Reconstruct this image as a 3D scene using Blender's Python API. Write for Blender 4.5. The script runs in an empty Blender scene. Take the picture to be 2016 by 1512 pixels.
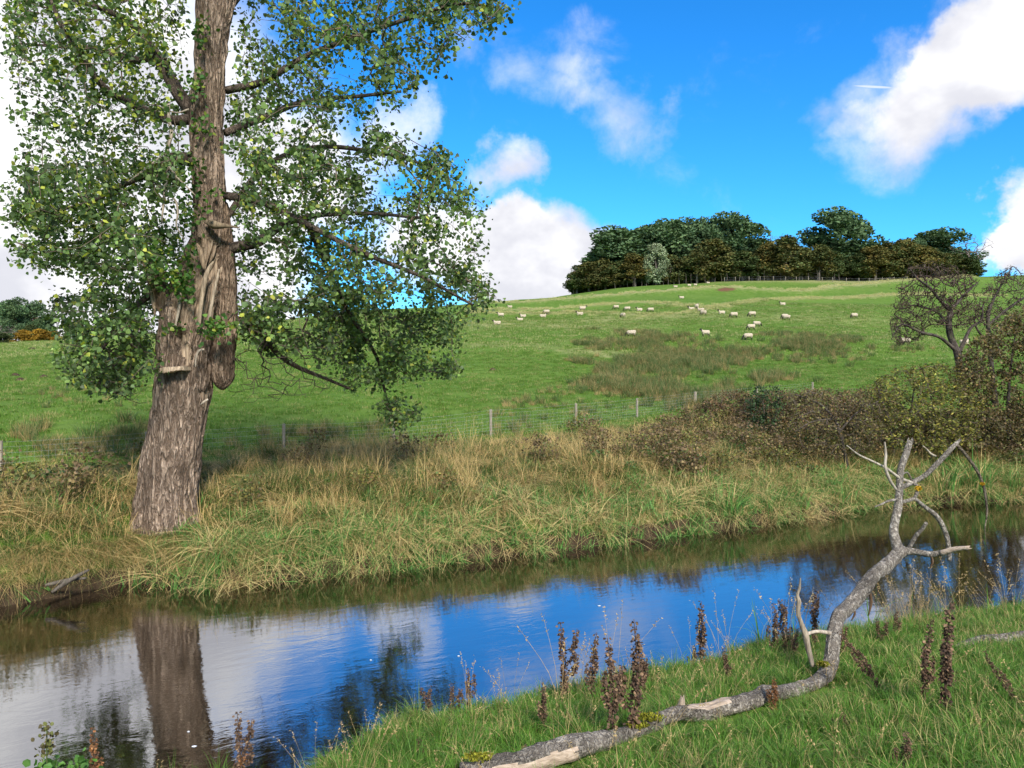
import bpy, math, random
import numpy as np
from mathutils import Vector, Matrix, Euler

# ------------------------------------------------------------------ camera, sky, sun, exposure
sc = bpy.context.scene
col = sc.collection
F, CX, HY, EYE = 1514.0, 1008.0, 740.0, 4.0      # focal length and horizon of the photograph, eye height over the water

cam = bpy.data.cameras.new('camera')
cam.sensor_width = 36.0
cam.lens = 36.0 * F / 2016.0
cam.shift_y = -16.0 / 2016.0
cam.clip_start = 0.05
cam.clip_end = 6000.0
cam_ob = bpy.data.objects.new('camera', cam)
col.objects.link(cam_ob)
cam_ob.location = (0, 0, EYE)
cam_ob.rotation_euler = (math.radians(90), 0, 0)
sc.camera = cam_ob

sc.view_settings.view_transform = 'Standard'
sc.view_settings.look = 'None'
sc.view_settings.gamma = 1.0
sc.view_settings.use_curve_mapping = False
sc.view_settings.exposure = 1.0
sc.cycles.use_denoising = True
sc.cycles.use_adaptive_sampling = True
sc.cycles.adaptive_threshold = 0.025
sc.cycles.max_bounces = 5
sc.cycles.transparent_max_bounces = 4
sc.cycles.diffuse_bounces = 2
sc.cycles.glossy_bounces = 3
sc.cycles.transmission_bounces = 3
sc.cycles.caustics_reflective = False
sc.cycles.caustics_refractive = False
sc.render.use_persistent_data = False

SUN_AZ, SUN_EL = math.radians(163), math.radians(36)    # azimuth clockwise from +Y: behind the camera, a little to the right
sun = bpy.data.lights.new('sun', 'SUN')
sun.energy = 3.2
sun.angle = math.radians(10.0)
sun.color = (1.0, 0.95, 0.87)
sun_ob = bpy.data.objects.new('sun', sun)
col.objects.link(sun_ob)
sd = Vector((math.sin(SUN_AZ) * math.cos(SUN_EL), math.cos(SUN_AZ) * math.cos(SUN_EL), math.sin(SUN_EL)))
sun_ob.rotation_euler = (-sd).to_track_quat('-Z', 'Y').to_euler()
sun_ob.location = (0, -30, 40)


class NT:
    """small helper for writing node graphs"""
    def __init__(self, tree):
        self.t = tree
    def node(self, typ, **kw):
        n = self.t.nodes.new(typ)
        for k, v in kw.items():
            setattr(n, k, v)
        return n
    def put(self, sock, v):
        if isinstance(v, bpy.types.NodeSocket):
            self.t.links.new(v, sock)
        elif v is not None:
            if isinstance(v, (tuple, list)) and sock.type == 'RGBA' and len(v) == 3:
                v = (*v, 1.0)
            sock.default_value = v
    def m(self, op, a, b=None, c=None, clamp=False):
        n = self.node('ShaderNodeMath', operation=op, use_clamp=clamp)
        self.put(n.inputs[0], a)
        if b is not None: self.put(n.inputs[1], b)
        if c is not None: self.put(n.inputs[2], c)
        return n.outputs[0]
    def mix(self, fac, a, b, blend='MIX'):
        n = self.node('ShaderNodeMix', data_type='RGBA', blend_type=blend)
        self.put(n.inputs['Factor'], fac)
        self.put(n.inputs[6], a)
        self.put(n.inputs[7], b)
        return n.outputs[2]
    def noise(self, vec, scale, detail=4.0, rough=0.55, dist=0.0, out='Fac'):
        n = self.node('ShaderNodeTexNoise')
        if vec is not None: self.put(n.inputs['Vector'], vec)
        n.inputs['Scale'].default_value = scale
        n.inputs['Detail'].default_value = detail
        n.inputs['Roughness'].default_value = rough
        n.inputs['Distortion'].default_value = dist
        return n.outputs[out]
    def smooth(self, v, lo, hi, a=0.0, b=1.0):
        n = self.node('ShaderNodeMapRange', interpolation_type='SMOOTHSTEP')
        self.put(n.inputs[0], v)
        n.inputs[1].default_value = lo; n.inputs[2].default_value = hi
        n.inputs[3].default_value = a; n.inputs[4].default_value = b
        return n.outputs[0]
    def comb(self, x, y, z):
        n = self.node('ShaderNodeCombineXYZ')
        self.put(n.inputs[0], x); self.put(n.inputs[1], y); self.put(n.inputs[2], z)
        return n.outputs[0]
    def mapping(self, vec, scale=(1, 1, 1), rot=(0, 0, 0)):
        n = self.node('ShaderNodeMapping')
        self.put(n.inputs['Vector'], vec)
        n.inputs['Scale'].default_value = scale
        n.inputs['Rotation'].default_value = rot
        return n.outputs[0]


def azel(px, py):
    d = Vector(((px - CX) / F, 1.0, -(py - HY) / F))
    return math.atan2(d.x, d.y), math.atan2(d.z, math.hypot(d.x, d.y))


def build_world():
    w = bpy.data.worlds.new('World')
    sc.world = w
    w.use_nodes = True
    t = w.node_tree
    t.nodes.clear()
    n = NT(t)
    out = n.node('ShaderNodeOutputWorld')
    bg = n.node('ShaderNodeBackground')
    t.links.new(bg.outputs[0], out.inputs[0])
    sky = n.node('ShaderNodeTexSky', sky_type='NISHITA')
    sky.sun_disc = False
    sky.sun_elevation = SUN_EL
    sky.sun_rotation = SUN_AZ
    sky.altitude = 150
    sky.air_density = 1.0
    sky.dust_density = 0.15
    sky.ozone_density = 2.5
    hs = n.node('ShaderNodeHueSaturation')
    hs.inputs['Hue'].default_value = 0.490
    hs.inputs['Saturation'].default_value = 1.32
    hs.inputs['Value'].default_value = 1.0
    t.links.new(sky.outputs[0], hs.inputs['Color'])
    blue = n.mix(1.0, hs.outputs[0], (0.42, 1.02, 1.50), 'MULTIPLY')
    tc = n.node('ShaderNodeTexCoord')
    dirv = tc.outputs['Generated']
    sep = n.node('ShaderNodeSeparateXYZ')
    t.links.new(dirv, sep.inputs[0])
    x, y, z = sep.outputs
    az = n.m('ARCTAN2', x, y)
    el = n.m('ARCTAN2', z, n.m('SQRT', n.m('ADD', n.m('MULTIPLY', x, x), n.m('MULTIPLY', y, y))))
    # ragged edges: warp the cloud layout by noise in the direction
    w1 = n.noise(dirv, 7.0, 6.0, 0.6)
    w2 = n.noise(n.mapping(dirv, rot=(1.1, 0.4, 2.0)), 7.0, 6.0, 0.6)
    azw = n.m('ADD', az, n.m('MULTIPLY', n.m('SUBTRACT', w1, 0.5), 0.20))
    elw = n.m('ADD', el, n.m('MULTIPLY', n.m('SUBTRACT', w2, 0.5), 0.14))
    def blob(px, py, rx, ry, rot, amp, a=None, e=None):
        a0, e0 = azel(px, py)
        rx /= F; ry /= F
        du = n.m('SUBTRACT', a if a else azw, a0)
        dv = n.m('SUBTRACT', e if e else elw, e0)
        c, s = math.cos(math.radians(rot)), math.sin(math.radians(rot))
        p = n.m('ADD', n.m('MULTIPLY', du, c / rx), n.m('MULTIPLY', dv, s / rx))
        q = n.m('ADD', n.m('MULTIPLY', du, -s / ry), n.m('MULTIPLY', dv, c / ry))
        g = n.m('SUBTRACT', 1.0, n.m('ADD', n.m('MULTIPLY', p, p), n.m('MULTIPLY', q, q)), clamp=True)
        return n.m('MULTIPLY', g, amp)
    blobs = [(60, 300, 520, 520, 0, 1.5), (330, 560, 330, 230, 0, 1.2), (620, 330, 190, 130, 10, .8), (790, 245, 80, 60, 0, .6),
             (860, 480, 150, 130, 0, 1.2), (1080, 530, 190, 150, 0, 1.45), (1010, 560, 120, 160, 0, 1.0),
             (990, 330, 76, 68, -20, .68), (1230, 225, 140, 80, -20, .46), (1090, 165, 130, 65, 0, .32), (1150, 80, 160, 60, -8, .27),
             (1895, 160, 280, 125, 38, .66), (1990, 50, 165, 140, 0, .55), (1735, 150, 150, 85, 30, .40), (1940, 110, 220, 120, 38, .42),
             (2040, 450, 90, 110, 0, 1.3), (1975, 505, 60, 45, 0, .7), (930, 100, 80, 70, 0, .34)]
    acc = None
    for b in blobs:
        g = blob(*b)
        acc = g if acc is None else n.m('ADD', acc, g)
    # beyond the picture the same broken cloud goes on all round
    aside = n.smooth(n.m('ABSOLUTE', az), 0.66, 0.95)
    above = n.smooth(el, 0.52, 0.75)
    far = n.m('MAXIMUM', aside, above)
    big = n.noise(n.mapping(dirv, scale=(1, 1, 1.7)), 2.6, 5.0, 0.55)
    acc = n.m('ADD', acc, n.m('MULTIPLY', far, n.smooth(big, 0.40, 0.62, 0.0, 1.1)))
    fb = n.noise(dirv, 11.0, 8.0, 0.62, 0.3)
    dens = n.m('ADD', acc, n.m('MULTIPLY', n.m('SUBTRACT', fb, 0.5), 1.0))
    dens = n.smooth(dens, 0.06, 0.92)
    shade = n.noise(n.mapping(dirv, scale=(1, 1, 1.4), rot=(.3, .2, .7)), 6.0, 5.0, 0.55)
    ccol = n.mix(n.smooth(shade, 0.36, 0.60), (4.9, 4.95, 5.4), (7.3, 7.28, 7.35))
    a_t, e_t = az, el
    trail = n.smooth(blob(1722, 171, 46, 2.6, -11, 1.0, a_t, e_t), 0.0, 0.8, 0.0, 0.65)
    dens = n.m('MAXIMUM', dens, trail)
    final = n.mix(dens, blue, ccol)
    t.links.new(final, bg.inputs[0])
    bg.inputs[1].default_value = 0.082


build_world()

# ------------------------------------------------------------------ mesh helpers
def P(px, py, Y):
    """point at depth Y that the photograph shows at pixel (px, py)"""
    return np.array([(px - CX) / F * Y, Y, EYE - (py - HY) / F * Y])


def smoothstep(a, b, v):
    t = np.clip((np.asarray(v, float) - a) / (b - a), 0, 1)
    return t * t * (3 - 2 * t)


_rng0 = np.random.default_rng(7)
_LAT = _rng0.random((64, 64, 64))
def vnoise(x, y, z):
    x, y, z = [np.asarray(v, float) for v in np.broadcast_arrays(x, y, z)]
    xi, yi, zi = np.floor(x).astype(int), np.floor(y).astype(int), np.floor(z).astype(int)
    u, v, w = x - xi, y - yi, z - zi
    u, v, w = u * u * (3 - 2 * u), v * v * (3 - 2 * v), w * w * (3 - 2 * w)
    def L(a, b, c): return _LAT[(xi + a) & 63, (yi + b) & 63, (zi + c) & 63]
    return ((L(0,0,0)*(1-u)+L(1,0,0)*u)*(1-v)+(L(0,1,0)*(1-u)+L(1,1,0)*u)*v)*(1-w) + \
           ((L(0,0,1)*(1-u)+L(1,0,1)*u)*(1-v)+(L(0,1,1)*(1-u)+L(1,1,1)*u)*v)*w
def fbm(x, y, z=0.0, o=4):
    s, a, f = 0.0, 0.5, 1.0
    for k in range(o):
        s = s + a * vnoise(np.asarray(x) * f + 17.3 * k, np.asarray(y) * f + 5.1 * k, np.asarray(z) * f + 9.7 * k)
        a *= 0.5; f *= 2.03
    return s / (1 - 0.5 ** o)


def mk_mesh(name, V, Fs, mats, colr=None, smooth=True, mi=None, attrs=None):
    """V (n,3); Fs list of (m,k) index arrays; colr (n,3) vertex colours"""
    me = bpy.data.meshes.new(name)
    V = np.asarray(V, np.float32)
    Fs = [np.asarray(f, np.int32) for f in Fs if len(f)]
    loops = np.concatenate([f.ravel() for f in Fs])
    tot = np.concatenate([np.full(len(f), f.shape[1], np.int32) for f in Fs])
    start = np.concatenate([[0], np.cumsum(tot)[:-1]]).astype(np.int32)
    me.vertices.add(len(V)); me.vertices.foreach_set('co', V.ravel())
    me.loops.add(len(loops)); me.loops.foreach_set('vertex_index', loops)
    me.polygons.add(len(tot)); me.polygons.foreach_set('loop_start', start)
    if mi is not None:
        me.polygons.foreach_set('material_index', np.asarray(mi, np.int32))
    me.polygons.foreach_set('use_smooth', np.full(len(tot), smooth, bool))
    me.update(calc_edges=True)
    if colr is not None:
        a = me.color_attributes.new('Col', 'FLOAT_COLOR', 'POINT')
        c = np.ones((len(V), 4), np.float32); c[:, :3] = colr
        a.data.foreach_set('color', c.ravel())
    for k, v in (attrs or {}).items():
        a = me.attributes.new(k, 'FLOAT', 'POINT')
        a.data.foreach_set('value', np.asarray(v, np.float32))
    for m in (mats if isinstance(mats, (list, tuple)) else [mats]):
        me.materials.append(m)
    return me


def link(name, me, parent=None, label=None, cat=None, group=None, kind=None, loc=None):
    o = bpy.data.objects.new(name, me)
    col.objects.link(o)
    if parent is not None: o.parent = parent
    if loc is not None: o.location = loc
    tag(o, label, cat, group, kind)
    return o


def tag(o, label=None, cat=None, group=None, kind=None):
    if label: o['label'] = label
    if cat: o['category'] = cat
    if group: o['group'] = group
    if kind: o['kind'] = kind


def empty(name, loc, label=None, cat=None, group=None, rz=0.0, sc_=1.0):
    o = bpy.data.objects.new(name, None)
    o.empty_display_size = 0.2
    col.objects.link(o)
    o.location = loc
    o.rotation_euler = (0, 0, rz)
    o.scale = (sc_, sc_, sc_) if not isinstance(sc_, tuple) else sc_
    tag(o, label, cat, group)
    return o


class MB:
    """collects geometry for one mesh"""
    def __init__(self):
        self.V, self.F, self.C, self.M, self.n = [], [], [], [], 0
    def add(self, V, Fs, c=(1, 1, 1), mi=0):
        V = np.asarray(V, float)
        if not isinstance(Fs, list): Fs = [Fs]
        c = np.asarray(c, float)
        if c.ndim == 1: c = np.tile(c, (len(V), 1))
        for f in Fs:
            f = np.asarray(f, int)
            if len(f) == 0: continue
            self.F.append(f + self.n); self.M.append(np.full(len(f), mi, np.int32))
        self.V.append(V); self.C.append(c); self.n += len(V)
    def mesh(self, name, mats, smooth=True, origin=None):
        V = np.concatenate(self.V)
        if origin is not None: V = V - np.asarray(origin)
        # group faces by size while keeping material indices
        Fs, Ms = [], []
        for k in sorted({f.shape[1] for f in self.F}):
            Fs.append(np.concatenate([f for f in self.F if f.shape[1] == k]))
            Ms.append(np.concatenate([m for f, m in zip(self.F, self.M) if f.shape[1] == k]))
        return mk_mesh(name, V, Fs, mats, np.concatenate(self.C), smooth, np.concatenate(Ms))


def frames(path):
    path = np.asarray(path, float)
    T = np.gradient(path, axis=0)
    T /= np.linalg.norm(T, axis=1)[:, None] + 1e-9
    ref = np.array([0.31, 0.95, 0.05]) if abs(T[0][1]) < 0.9 else np.array([1.0, 0.1, 0.0])
    N = np.empty_like(path); B = np.empty_like(path)
    u = ref - T[0] * ref.dot(T[0]); u /= np.linalg.norm(u)
    for i in range(len(path)):
        u = u - T[i] * u.dot(T[i]); u /= np.linalg.norm(u) + 1e-9
        N[i] = u; B[i] = np.cross(T[i], u)
    return T, N, B


def tube(path, rad, sides=8, bump=None, caps=True):
    """returns V, [quads, tris]; bump(i_ring(n,1), ang(1,s), path) -> factor"""
    path = np.asarray(path, float); rad = np.asarray(rad, float)
    n = len(path)
    T, N, B = frames(path)
    a = np.linspace(0, 2 * math.pi, sides, endpoint=False)
    r = np.tile(rad[:, None], (1, sides))
    if bump is not None: r = r * bump(np.arange(n)[:, None], a[None, :])
    V = path[:, None, :] + r[..., None] * (np.cos(a)[None, :, None] * N[:, None, :] + np.sin(a)[None, :, None] * B[:, None, :])
    V = V.reshape(-1, 3)
    i = np.arange(n - 1)[:, None]; j = np.arange(sides)[None, :]; j2 = (j + 1) % sides
    Q = np.stack([i * sides + j, i * sides + j2, (i + 1) * sides + j2, (i + 1) * sides + j], -1).reshape(-1, 4)
    Fs = [Q]
    if caps:
        V = np.concatenate([V, path[:1], path[-1:]])
        jj = np.arange(sides)
        c0 = np.stack([np.full(sides, n * sides), (jj + 1) % sides, jj], -1)
        b = (n - 1) * sides
        c1 = np.stack([np.full(sides, n * sides + 1), b + jj, b + (jj + 1) % sides], -1)
        Fs.append(np.concatenate([c0, c1]))
    return V, Fs


def resample(pts, step):
    """smooth (Catmull-Rom) path through pts (n,k) at about equal steps of the first three columns"""
    pts = np.asarray(pts, float)
    if len(pts) == 2:
        n = max(2, int(np.linalg.norm(pts[1, :3] - pts[0, :3]) / step) + 1)
        return pts[0] + (pts[1] - pts[0]) * np.linspace(0, 1, n)[:, None]
    ext = np.concatenate([[2 * pts[0] - pts[1]], pts, [2 * pts[-1] - pts[-2]]])
    out = []
    for k in range(1, len(ext) - 2):
        p0, p1, p2, p3 = ext[k - 1:k + 3]
        m = max(1, int(np.linalg.norm(p2[:3] - p1[:3]) / step + 0.5))
        t = np.linspace(0, 1, m, endpoint=False)[:, None]
        out.append(0.5 * (2 * p1 + (p2 - p0) * t + (2 * p0 - 5 * p1 + 4 * p2 - p3) * t ** 2 + (3 * p1 - p0 - 3 * p2 + p3) * t ** 3))
    out.append(pts[-1:])
    return np.concatenate(out)


# ------------------------------------------------------------------ materials
def new_mat(name):
    m = bpy.data.materials.new(name)
    m.use_nodes = True
    t = m.node_tree
    t.nodes.clear()
    n = NT(t)
    out = n.node('ShaderNodeOutputMaterial')
    return m, n, out


def principled(n, out, base, rough=0.8, spec=0.25, bump=None, bump_s=0.3, bump_d=0.02):
    b = n.node('ShaderNodeBsdfPrincipled')
    n.put(b.inputs['Base Color'], base)
    n.put(b.inputs['Roughness'], rough)
    b.inputs['Specular IOR Level'].default_value = spec
    if bump is not None:
        bn = n.node('ShaderNodeBump')
        bn.inputs['Strength'].default_value = bump_s
        bn.inputs['Distance'].default_value = bump_d
        n.put(bn.inputs['Height'], bump)
        n.t.links.new(bn.outputs[0], b.inputs['Normal'])
    n.t.links.new(b.outputs[0], out.inputs[0])
    return b


def attr(n, name, out='Color'):
    a = n.node('ShaderNodeAttribute', attribute_name=name)
    return a.outputs[out]


def pos(n):
    return n.node('ShaderNodeNewGeometry').outputs['Position']


def foliage_mat(name, trans=0.3, rough=0.5, spec=0.3, varia=0.35, scale=0.6, tcol=(1.25, 1.35, 0.6)):
    """leaf material: colour comes from the leaf's own colour attribute, with patchy variation"""
    m, n, out = new_mat(name)
    c = attr(n, 'Col')
    nz = n.noise(pos(n), scale, 3.0)
    k = n.smooth(nz, 0.3, 0.7, 1.0 - varia, 1.0 + varia)
    cc = n.mix(1.0, c, n.comb(k, k, k), 'MULTIPLY')
    b = principled(n, out, cc, rough, spec)
    if trans > 0:
        tr = n.node('ShaderNodeBsdfTranslucent')
        n.put(tr.inputs[0], n.mix(1.0, cc, tcol, 'MULTIPLY'))
        mx = n.node('ShaderNodeMixShader')
        mx.inputs[0].default_value = trans
        n.t.links.new(b.outputs[0], mx.inputs[1]); n.t.links.new(tr.outputs[0], mx.inputs[2])
        n.t.links.new(mx.outputs[0], out.inputs[0])
    return m


def grass_mat(name, green, straw, bias, scale=0.35, trans=0.25, fine=2.2):
    """blade material: patches of green and straw blades by place, times the blade's own tint"""
    m, n, out = new_mat(name)
    p = pos(n)
    a = n.noise(p, scale, 3.0, 0.6)
    b_ = n.noise(p, fine, 2.0, 0.6)
    oi = n.node('ShaderNodeObjectInfo').outputs['Random']
    f = n.m('ADD', n.m('MULTIPLY', a, 0.9), n.m('ADD', n.m('MULTIPLY', b_, 0.45), n.m('MULTIPLY', oi, 0.30)))
    tint = attr(n, 'Col')
    ts = n.node('ShaderNodeSeparateColor'); n.t.links.new(tint, ts.inputs[0])
    f = n.m('ADD', f, n.m('MULTIPLY', ts.outputs[0], 0.75))          # red channel: how dry this blade is
    f = n.smooth(f, 1.15 - bias, 1.50 - bias)
    c = n.mix(f, green, straw)
    c = n.mix(1.0, c, n.comb(ts.outputs[1], ts.outputs[1], ts.outputs[1]), 'MULTIPLY')   # green channel: lightness
    bs = principled(n, out, c, 0.55, 0.25)
    tr = n.node('ShaderNodeBsdfTranslucent'); n.put(tr.inputs[0], c)
    mx = n.node('ShaderNodeMixShader'); mx.inputs[0].default_value = trans
    n.t.links.new(bs.outputs[0], mx.inputs[1]); n.t.links.new(tr.outputs[0], mx.inputs[2])
    n.t.links.new(mx.outputs[0], out.inputs[0])
    return m


def bark_mat(name, dark, light, sc_=(7, 7, 1.3), strength=0.8, dist=0.05, moss=None, use_uv=False):
    m, n, out = new_mat(name)
    tc = n.node('ShaderNodeTexCoord').outputs['Object']
    v = n.mapping(tc, sc_)
    def furrow(vec, k, d):
        q = n.noise(vec, k, 3.0, 0.55, d)
        return n.smooth(n.m('ABSOLUTE', n.m('SUBTRACT', q, 0.5)), 0.0, 0.16)
    r1 = furrow(v, 1.0, 0.7)
    r2 = furrow(n.mapping(v, (1, 1, 1), (0.2, 0.1, 0.5)), 1.9, 0.5)
    fine = n.noise(n.mapping(tc, (sc_[0] * 4, sc_[1] * 4, sc_[2] * 5)), 1.0, 5.0, 0.65)
    h = n.m('ADD', n.m('ADD', n.m('MULTIPLY', r1, 0.45), n.m('MULTIPLY', r2, 0.35)), n.m('MULTIPLY', fine, 0.45))
    c = n.mix(n.smooth(h, 0.15, 1.1), dark, light)
    if use_uv:
        wv = n.node('ShaderNodeVectorMath', operation='MULTIPLY_ADD')
        n.put(wv.inputs[0], n.noise(tc, 9.0, 3.0, out='Color')); wv.inputs[1].default_value = (.16, .16, .16); n.put(wv.inputs[2], tc)
        vo = n.node('ShaderNodeTexVoronoi', feature='DISTANCE_TO_EDGE'); n.t.links.new(wv.outputs[0], vo.inputs['Vector']); vo.inputs['Scale'].default_value = 15.0
        cr = n.m('MAXIMUM', n.smooth(vo.outputs['Distance'], 0.0, 0.035), n.smooth(n.noise(tc, 6.0, 3.0), 0.42, 0.56))
        h = n.m('ADD', h, n.m('MULTIPLY', cr, 0.9))
        c = n.mix(cr, (0.11, 0.092, 0.075), c)
    big = n.noise(tc, 1.3, 3.0)
    k = n.m('MULTIPLY', n.smooth(big, 0.3, 0.7, 0.72, 1.18), n.smooth(n.noise(n.mapping(tc, (3, 3, .5)), 1.0, 4.0, 0.6), 0.3, 0.7, 0.8, 1.15))
    c = n.mix(1.0, c, n.comb(k, k, k), 'MULTIPLY')
    if moss:
        c = n.mix(n.smooth(n.noise(tc, 2.3, 4.0), 0.56, 0.68, 0, 0.6), c, moss)
    vc = attr(n, 'Col')
    c = n.mix(1.0, c, vc, 'MULTIPLY')
    principled(n, out, c, 0.9, 0.15, h, strength, dist)
    return m


def wood_mat(name, a, b, sc_=(14, 14, 1.2), strength=0.5, dist=0.02):
    m, n, out = new_mat(name)
    tc = n.node('ShaderNodeTexCoord').outputs['Object']
    g = n.noise(n.mapping(tc, sc_), 1.0, 5.0, 0.65, 0.6)
    c = n.mix(n.smooth(g, 0.3, 0.7), a, b)
    c = n.mix(1.0, c, attr(n, 'Col'), 'MULTIPLY')
    principled(n, out, c, 0.8, 0.2, g, strength, dist)
    return m


def plain_mat(name, base, rough=0.8, spec=0.2, varia=0.25, scale=8.0):
    m, n, out = new_mat(name)
    k = n.smooth(n.noise(pos(n), scale, 4.0), 0.3, 0.7, 1 - varia, 1 + varia)
    c = n.mix(1.0, n.mix(1.0, base, n.comb(k, k, k), 'MULTIPLY'), attr(n, 'Col'), 'MULTIPLY')
    principled(n, out, c, rough, spec)
    return m


def ground_mat():
    m, n, out = new_mat('turf')
    p = pos(n)
    dry = attr(n, 'dry', 'Fac'); soil = attr(n, 'soil', 'Fac')
    a = n.noise(p, 0.09, 4.0, 0.6)
    b = n.noise(n.mapping(p, (1, 0.45, 1)), 1.3, 5.0, 0.65)
    f = n.noise(n.mapping(p, (1, 0.5, 1)), 6.0, 4.0, 0.7)
    green = n.mix(n.smooth(a, 0.35, 0.65), (0.075, 0.150, 0.018), (0.105, 0.185, 0.026))
    green = n.mix(n.smooth(b, 0.35, 0.7, 0, 0.7), green, (0.135, 0.205, 0.042))
    green = n.mix(n.smooth(f, 0.5, 0.75, 0, 0.55), green, (0.050, 0.105, 0.016))
    dm = n.m('ADD', dry, n.m('MULTIPLY', n.m('SUBTRACT', b, 0.5), 0.9))
    c = n.mix(n.smooth(dm, 0.15, 0.95, 0, 0.85), green, (0.30, 0.285, 0.125))
    sm = n.m('ADD', soil, n.m('MULTIPLY', n.m('SUBTRACT', b, 0.5), 0.6))
    earth = n.mix(f, (0.035, 0.024, 0.014), (0.085, 0.058, 0.034))
    red = attr(n, 'red', 'Fac')
    earth = n.mix(red, earth, (0.15, 0.075, 0.042))
    c = n.mix(n.smooth(sm, 0.35, 0.65), c, earth)
    h = n.m('ADD', n.m('MULTIPLY', f, 0.6), b)
    principled(n, out, c, 0.95, 0.08, h, 0.9, 0.25)
    return m


def water_mat():
    m, n, out = new_mat('peaty_water')
    p = pos(n)
    flow = (0, 0, math.radians(-27))
    v = n.mapping(p, (1, 1, 1), flow)
    w1 = n.noise(n.mapping(v, (1.0, 2.4, 1)), 2.2, 4.0, 0.55, 0.5)
    w2 = n.noise(n.mapping(v, (1.0, 2.0, 1)), 9.0, 3.0, 0.55, 0.4)
    calm = n.noise(n.mapping(v, (0.35, 1.0, 1)), 0.9, 3.0, 0.5)
    h = n.m('ADD', n.m('MULTIPLY', w1, 0.55), n.m('MULTIPLY', w2, n.smooth(calm, 0.35, 0.68, 0.04, 0.22)))
    bn = n.node('ShaderNodeBump'); bn.inputs['Strength'].default_value = 0.085; bn.inputs['Distance'].default_value = 0.05
    n.put(bn.inputs['Height'], h)
    di = n.node('ShaderNodeBsdfDiffuse')
    n.put(di.inputs['Color'], n.mix(n.noise(p, 0.8, 3.0), (0.008, 0.005, 0.003), (0.017, 0.011, 0.005)))
    gl = n.node('ShaderNodeBsdfGlossy'); gl.inputs['Roughness'].default_value = 0.02
    n.put(gl.inputs['Color'], (0.90, 0.90, 0.905))
    n.t.links.new(bn.outputs[0], gl.inputs['Normal'])
    fr = n.node('ShaderNodeFresnel'); fr.inputs['IOR'].default_value = 3.2
    n.t.links.new(bn.outputs[0], fr.inputs['Normal'])
    mx = n.node('ShaderNodeMixShader')
    n.put(mx.inputs[0], n.smooth(fr.outputs[0], 0.0, 1.0, 0.35, 1.0))
    n.t.links.new(di.outputs[0], mx.inputs[1]); n.t.links.new(gl.outputs[0], mx.inputs[2])
    n.t.links.new(mx.outputs[0], out.inputs[0])
    return m


M = {}
M['turf'] = ground_mat()
M['water'] = water_mat()
M['leaf'] = foliage_mat('poplar_leaf', 0.32, 0.5, 0.3, 0.3, 0.7)
M['far_leaf'] = foliage_mat('distant_foliage', 0.12, 0.8, 0.1, 0.35, 0.22)
M['bush_leaf'] = foliage_mat('shrub_leaf', 0.25, 0.6, 0.25, 0.3, 0.8)
M['weed'] = foliage_mat('weed_leaf', 0.25, 0.5, 0.3, 0.2, 5.0)
M['poplar_bark'] = bark_mat('poplar_bark', (0.15, 0.103, 0.071), (0.54, 0.405, 0.298), (9, 9, 1.7), 1.0, 0.10)
M['limb_bark'] = bark_mat('limb_bark', (0.045, 0.034, 0.026), (0.17, 0.13, 0.10), (10, 10, 6), 0.7, 0.03)
M['twig'] = plain_mat('twig_bark', (0.105, 0.083, 0.064), 0.85, 0.15, 0.3, 6)
M['alder_bark'] = bark_mat('alder_bark', (0.040, 0.032, 0.027), (0.15, 0.125, 0.105), (14, 14, 6), 0.6, 0.02, (0.12, 0.125, 0.06))
M['dead_wood'] = wood_mat('dead_wood', (0.20, 0.165, 0.125), (0.52, 0.44, 0.34), (26, 26, 4))
M['heartwood'] = wood_mat('torn_heartwood', (0.13, 0.088, 0.058), (0.42, 0.32, 0.22), (22, 22, 2.2), 0.8, 0.04)
M['log_bark'] = bark_mat('log_bark', (0.15, 0.128, 0.104), (0.47, 0.42, 0.35), (15, 15, 10), 1.0, 0.03, None, True)
M['log_wood'] = wood_mat('bare_log_wood', (0.26, 0.195, 0.14), (0.50, 0.40, 0.305), (8, 40, 40), 0.6, 0.015)
M['moss'] = plain_mat('moss', (0.17, 0.17, 0.02), 0.95, 0.05, 0.4, 30)
M['lichen'] = plain_mat('orange_lichen', (0.55, 0.34, 0.03), 0.9, 0.1, 0.3, 40)
M['post'] = wood_mat('weathered_post', (0.17, 0.145, 0.11), (0.34, 0.30, 0.23), (20, 20, 3))
M['wire'] = plain_mat('galvanised_wire', (0.34, 0.35, 0.36), 0.5, 0.5, 0.1)
M['fleece'] = plain_mat('sheep_fleece', (0.44, 0.37, 0.275), 0.95, 0.05, 0.16, 9)
M['blackface'] = plain_mat('dark_face', (0.022, 0.019, 0.017), 0.8, 0.2, 0.2)
M['dock'] = foliage_mat('withered_dock', 0.12, 0.85, 0.1, 0.25, 9, (1.2, 1, .8))
M['soil'] = plain_mat('molehill_soil', (0.065, 0.045, 0.030), 0.95, 0.05, 0.4, 9)
M['feather'] = plain_mat('dark_feather', (0.03, 0.03, 0.035), 0.8, 0.2, 0.1)
M['near_grass'] = grass_mat('lush_grass_blade', (0.102, 0.220, 0.028), (0.40, 0.34, 0.13), 0.16, 0.8, 0.3, 3.0)
M['bank_grass'] = grass_mat('bank_grass_blade', (0.100, 0.165, 0.034), (0.50, 0.355, 0.145), 0.27, 0.7, 0.25, 2.4)
M['reed'] = grass_mat('reed_blade', (0.115, 0.26, 0.055), (0.58, 0.44, 0.19), 0.06, 0.6, 0.25, 2.5)
M['field_grass'] = grass_mat('field_grass_blade', (0.098, 0.195, 0.024), (0.32, 0.31, 0.11), 0.10, 0.12, 0.25, 1.2)
M['hill_grass'] = grass_mat('hill_grass_blade', (0.120, 0.215, 0.030), (0.40, 0.38, 0.16), 0.20, 0.10, 0.25, 0.8)
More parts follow.
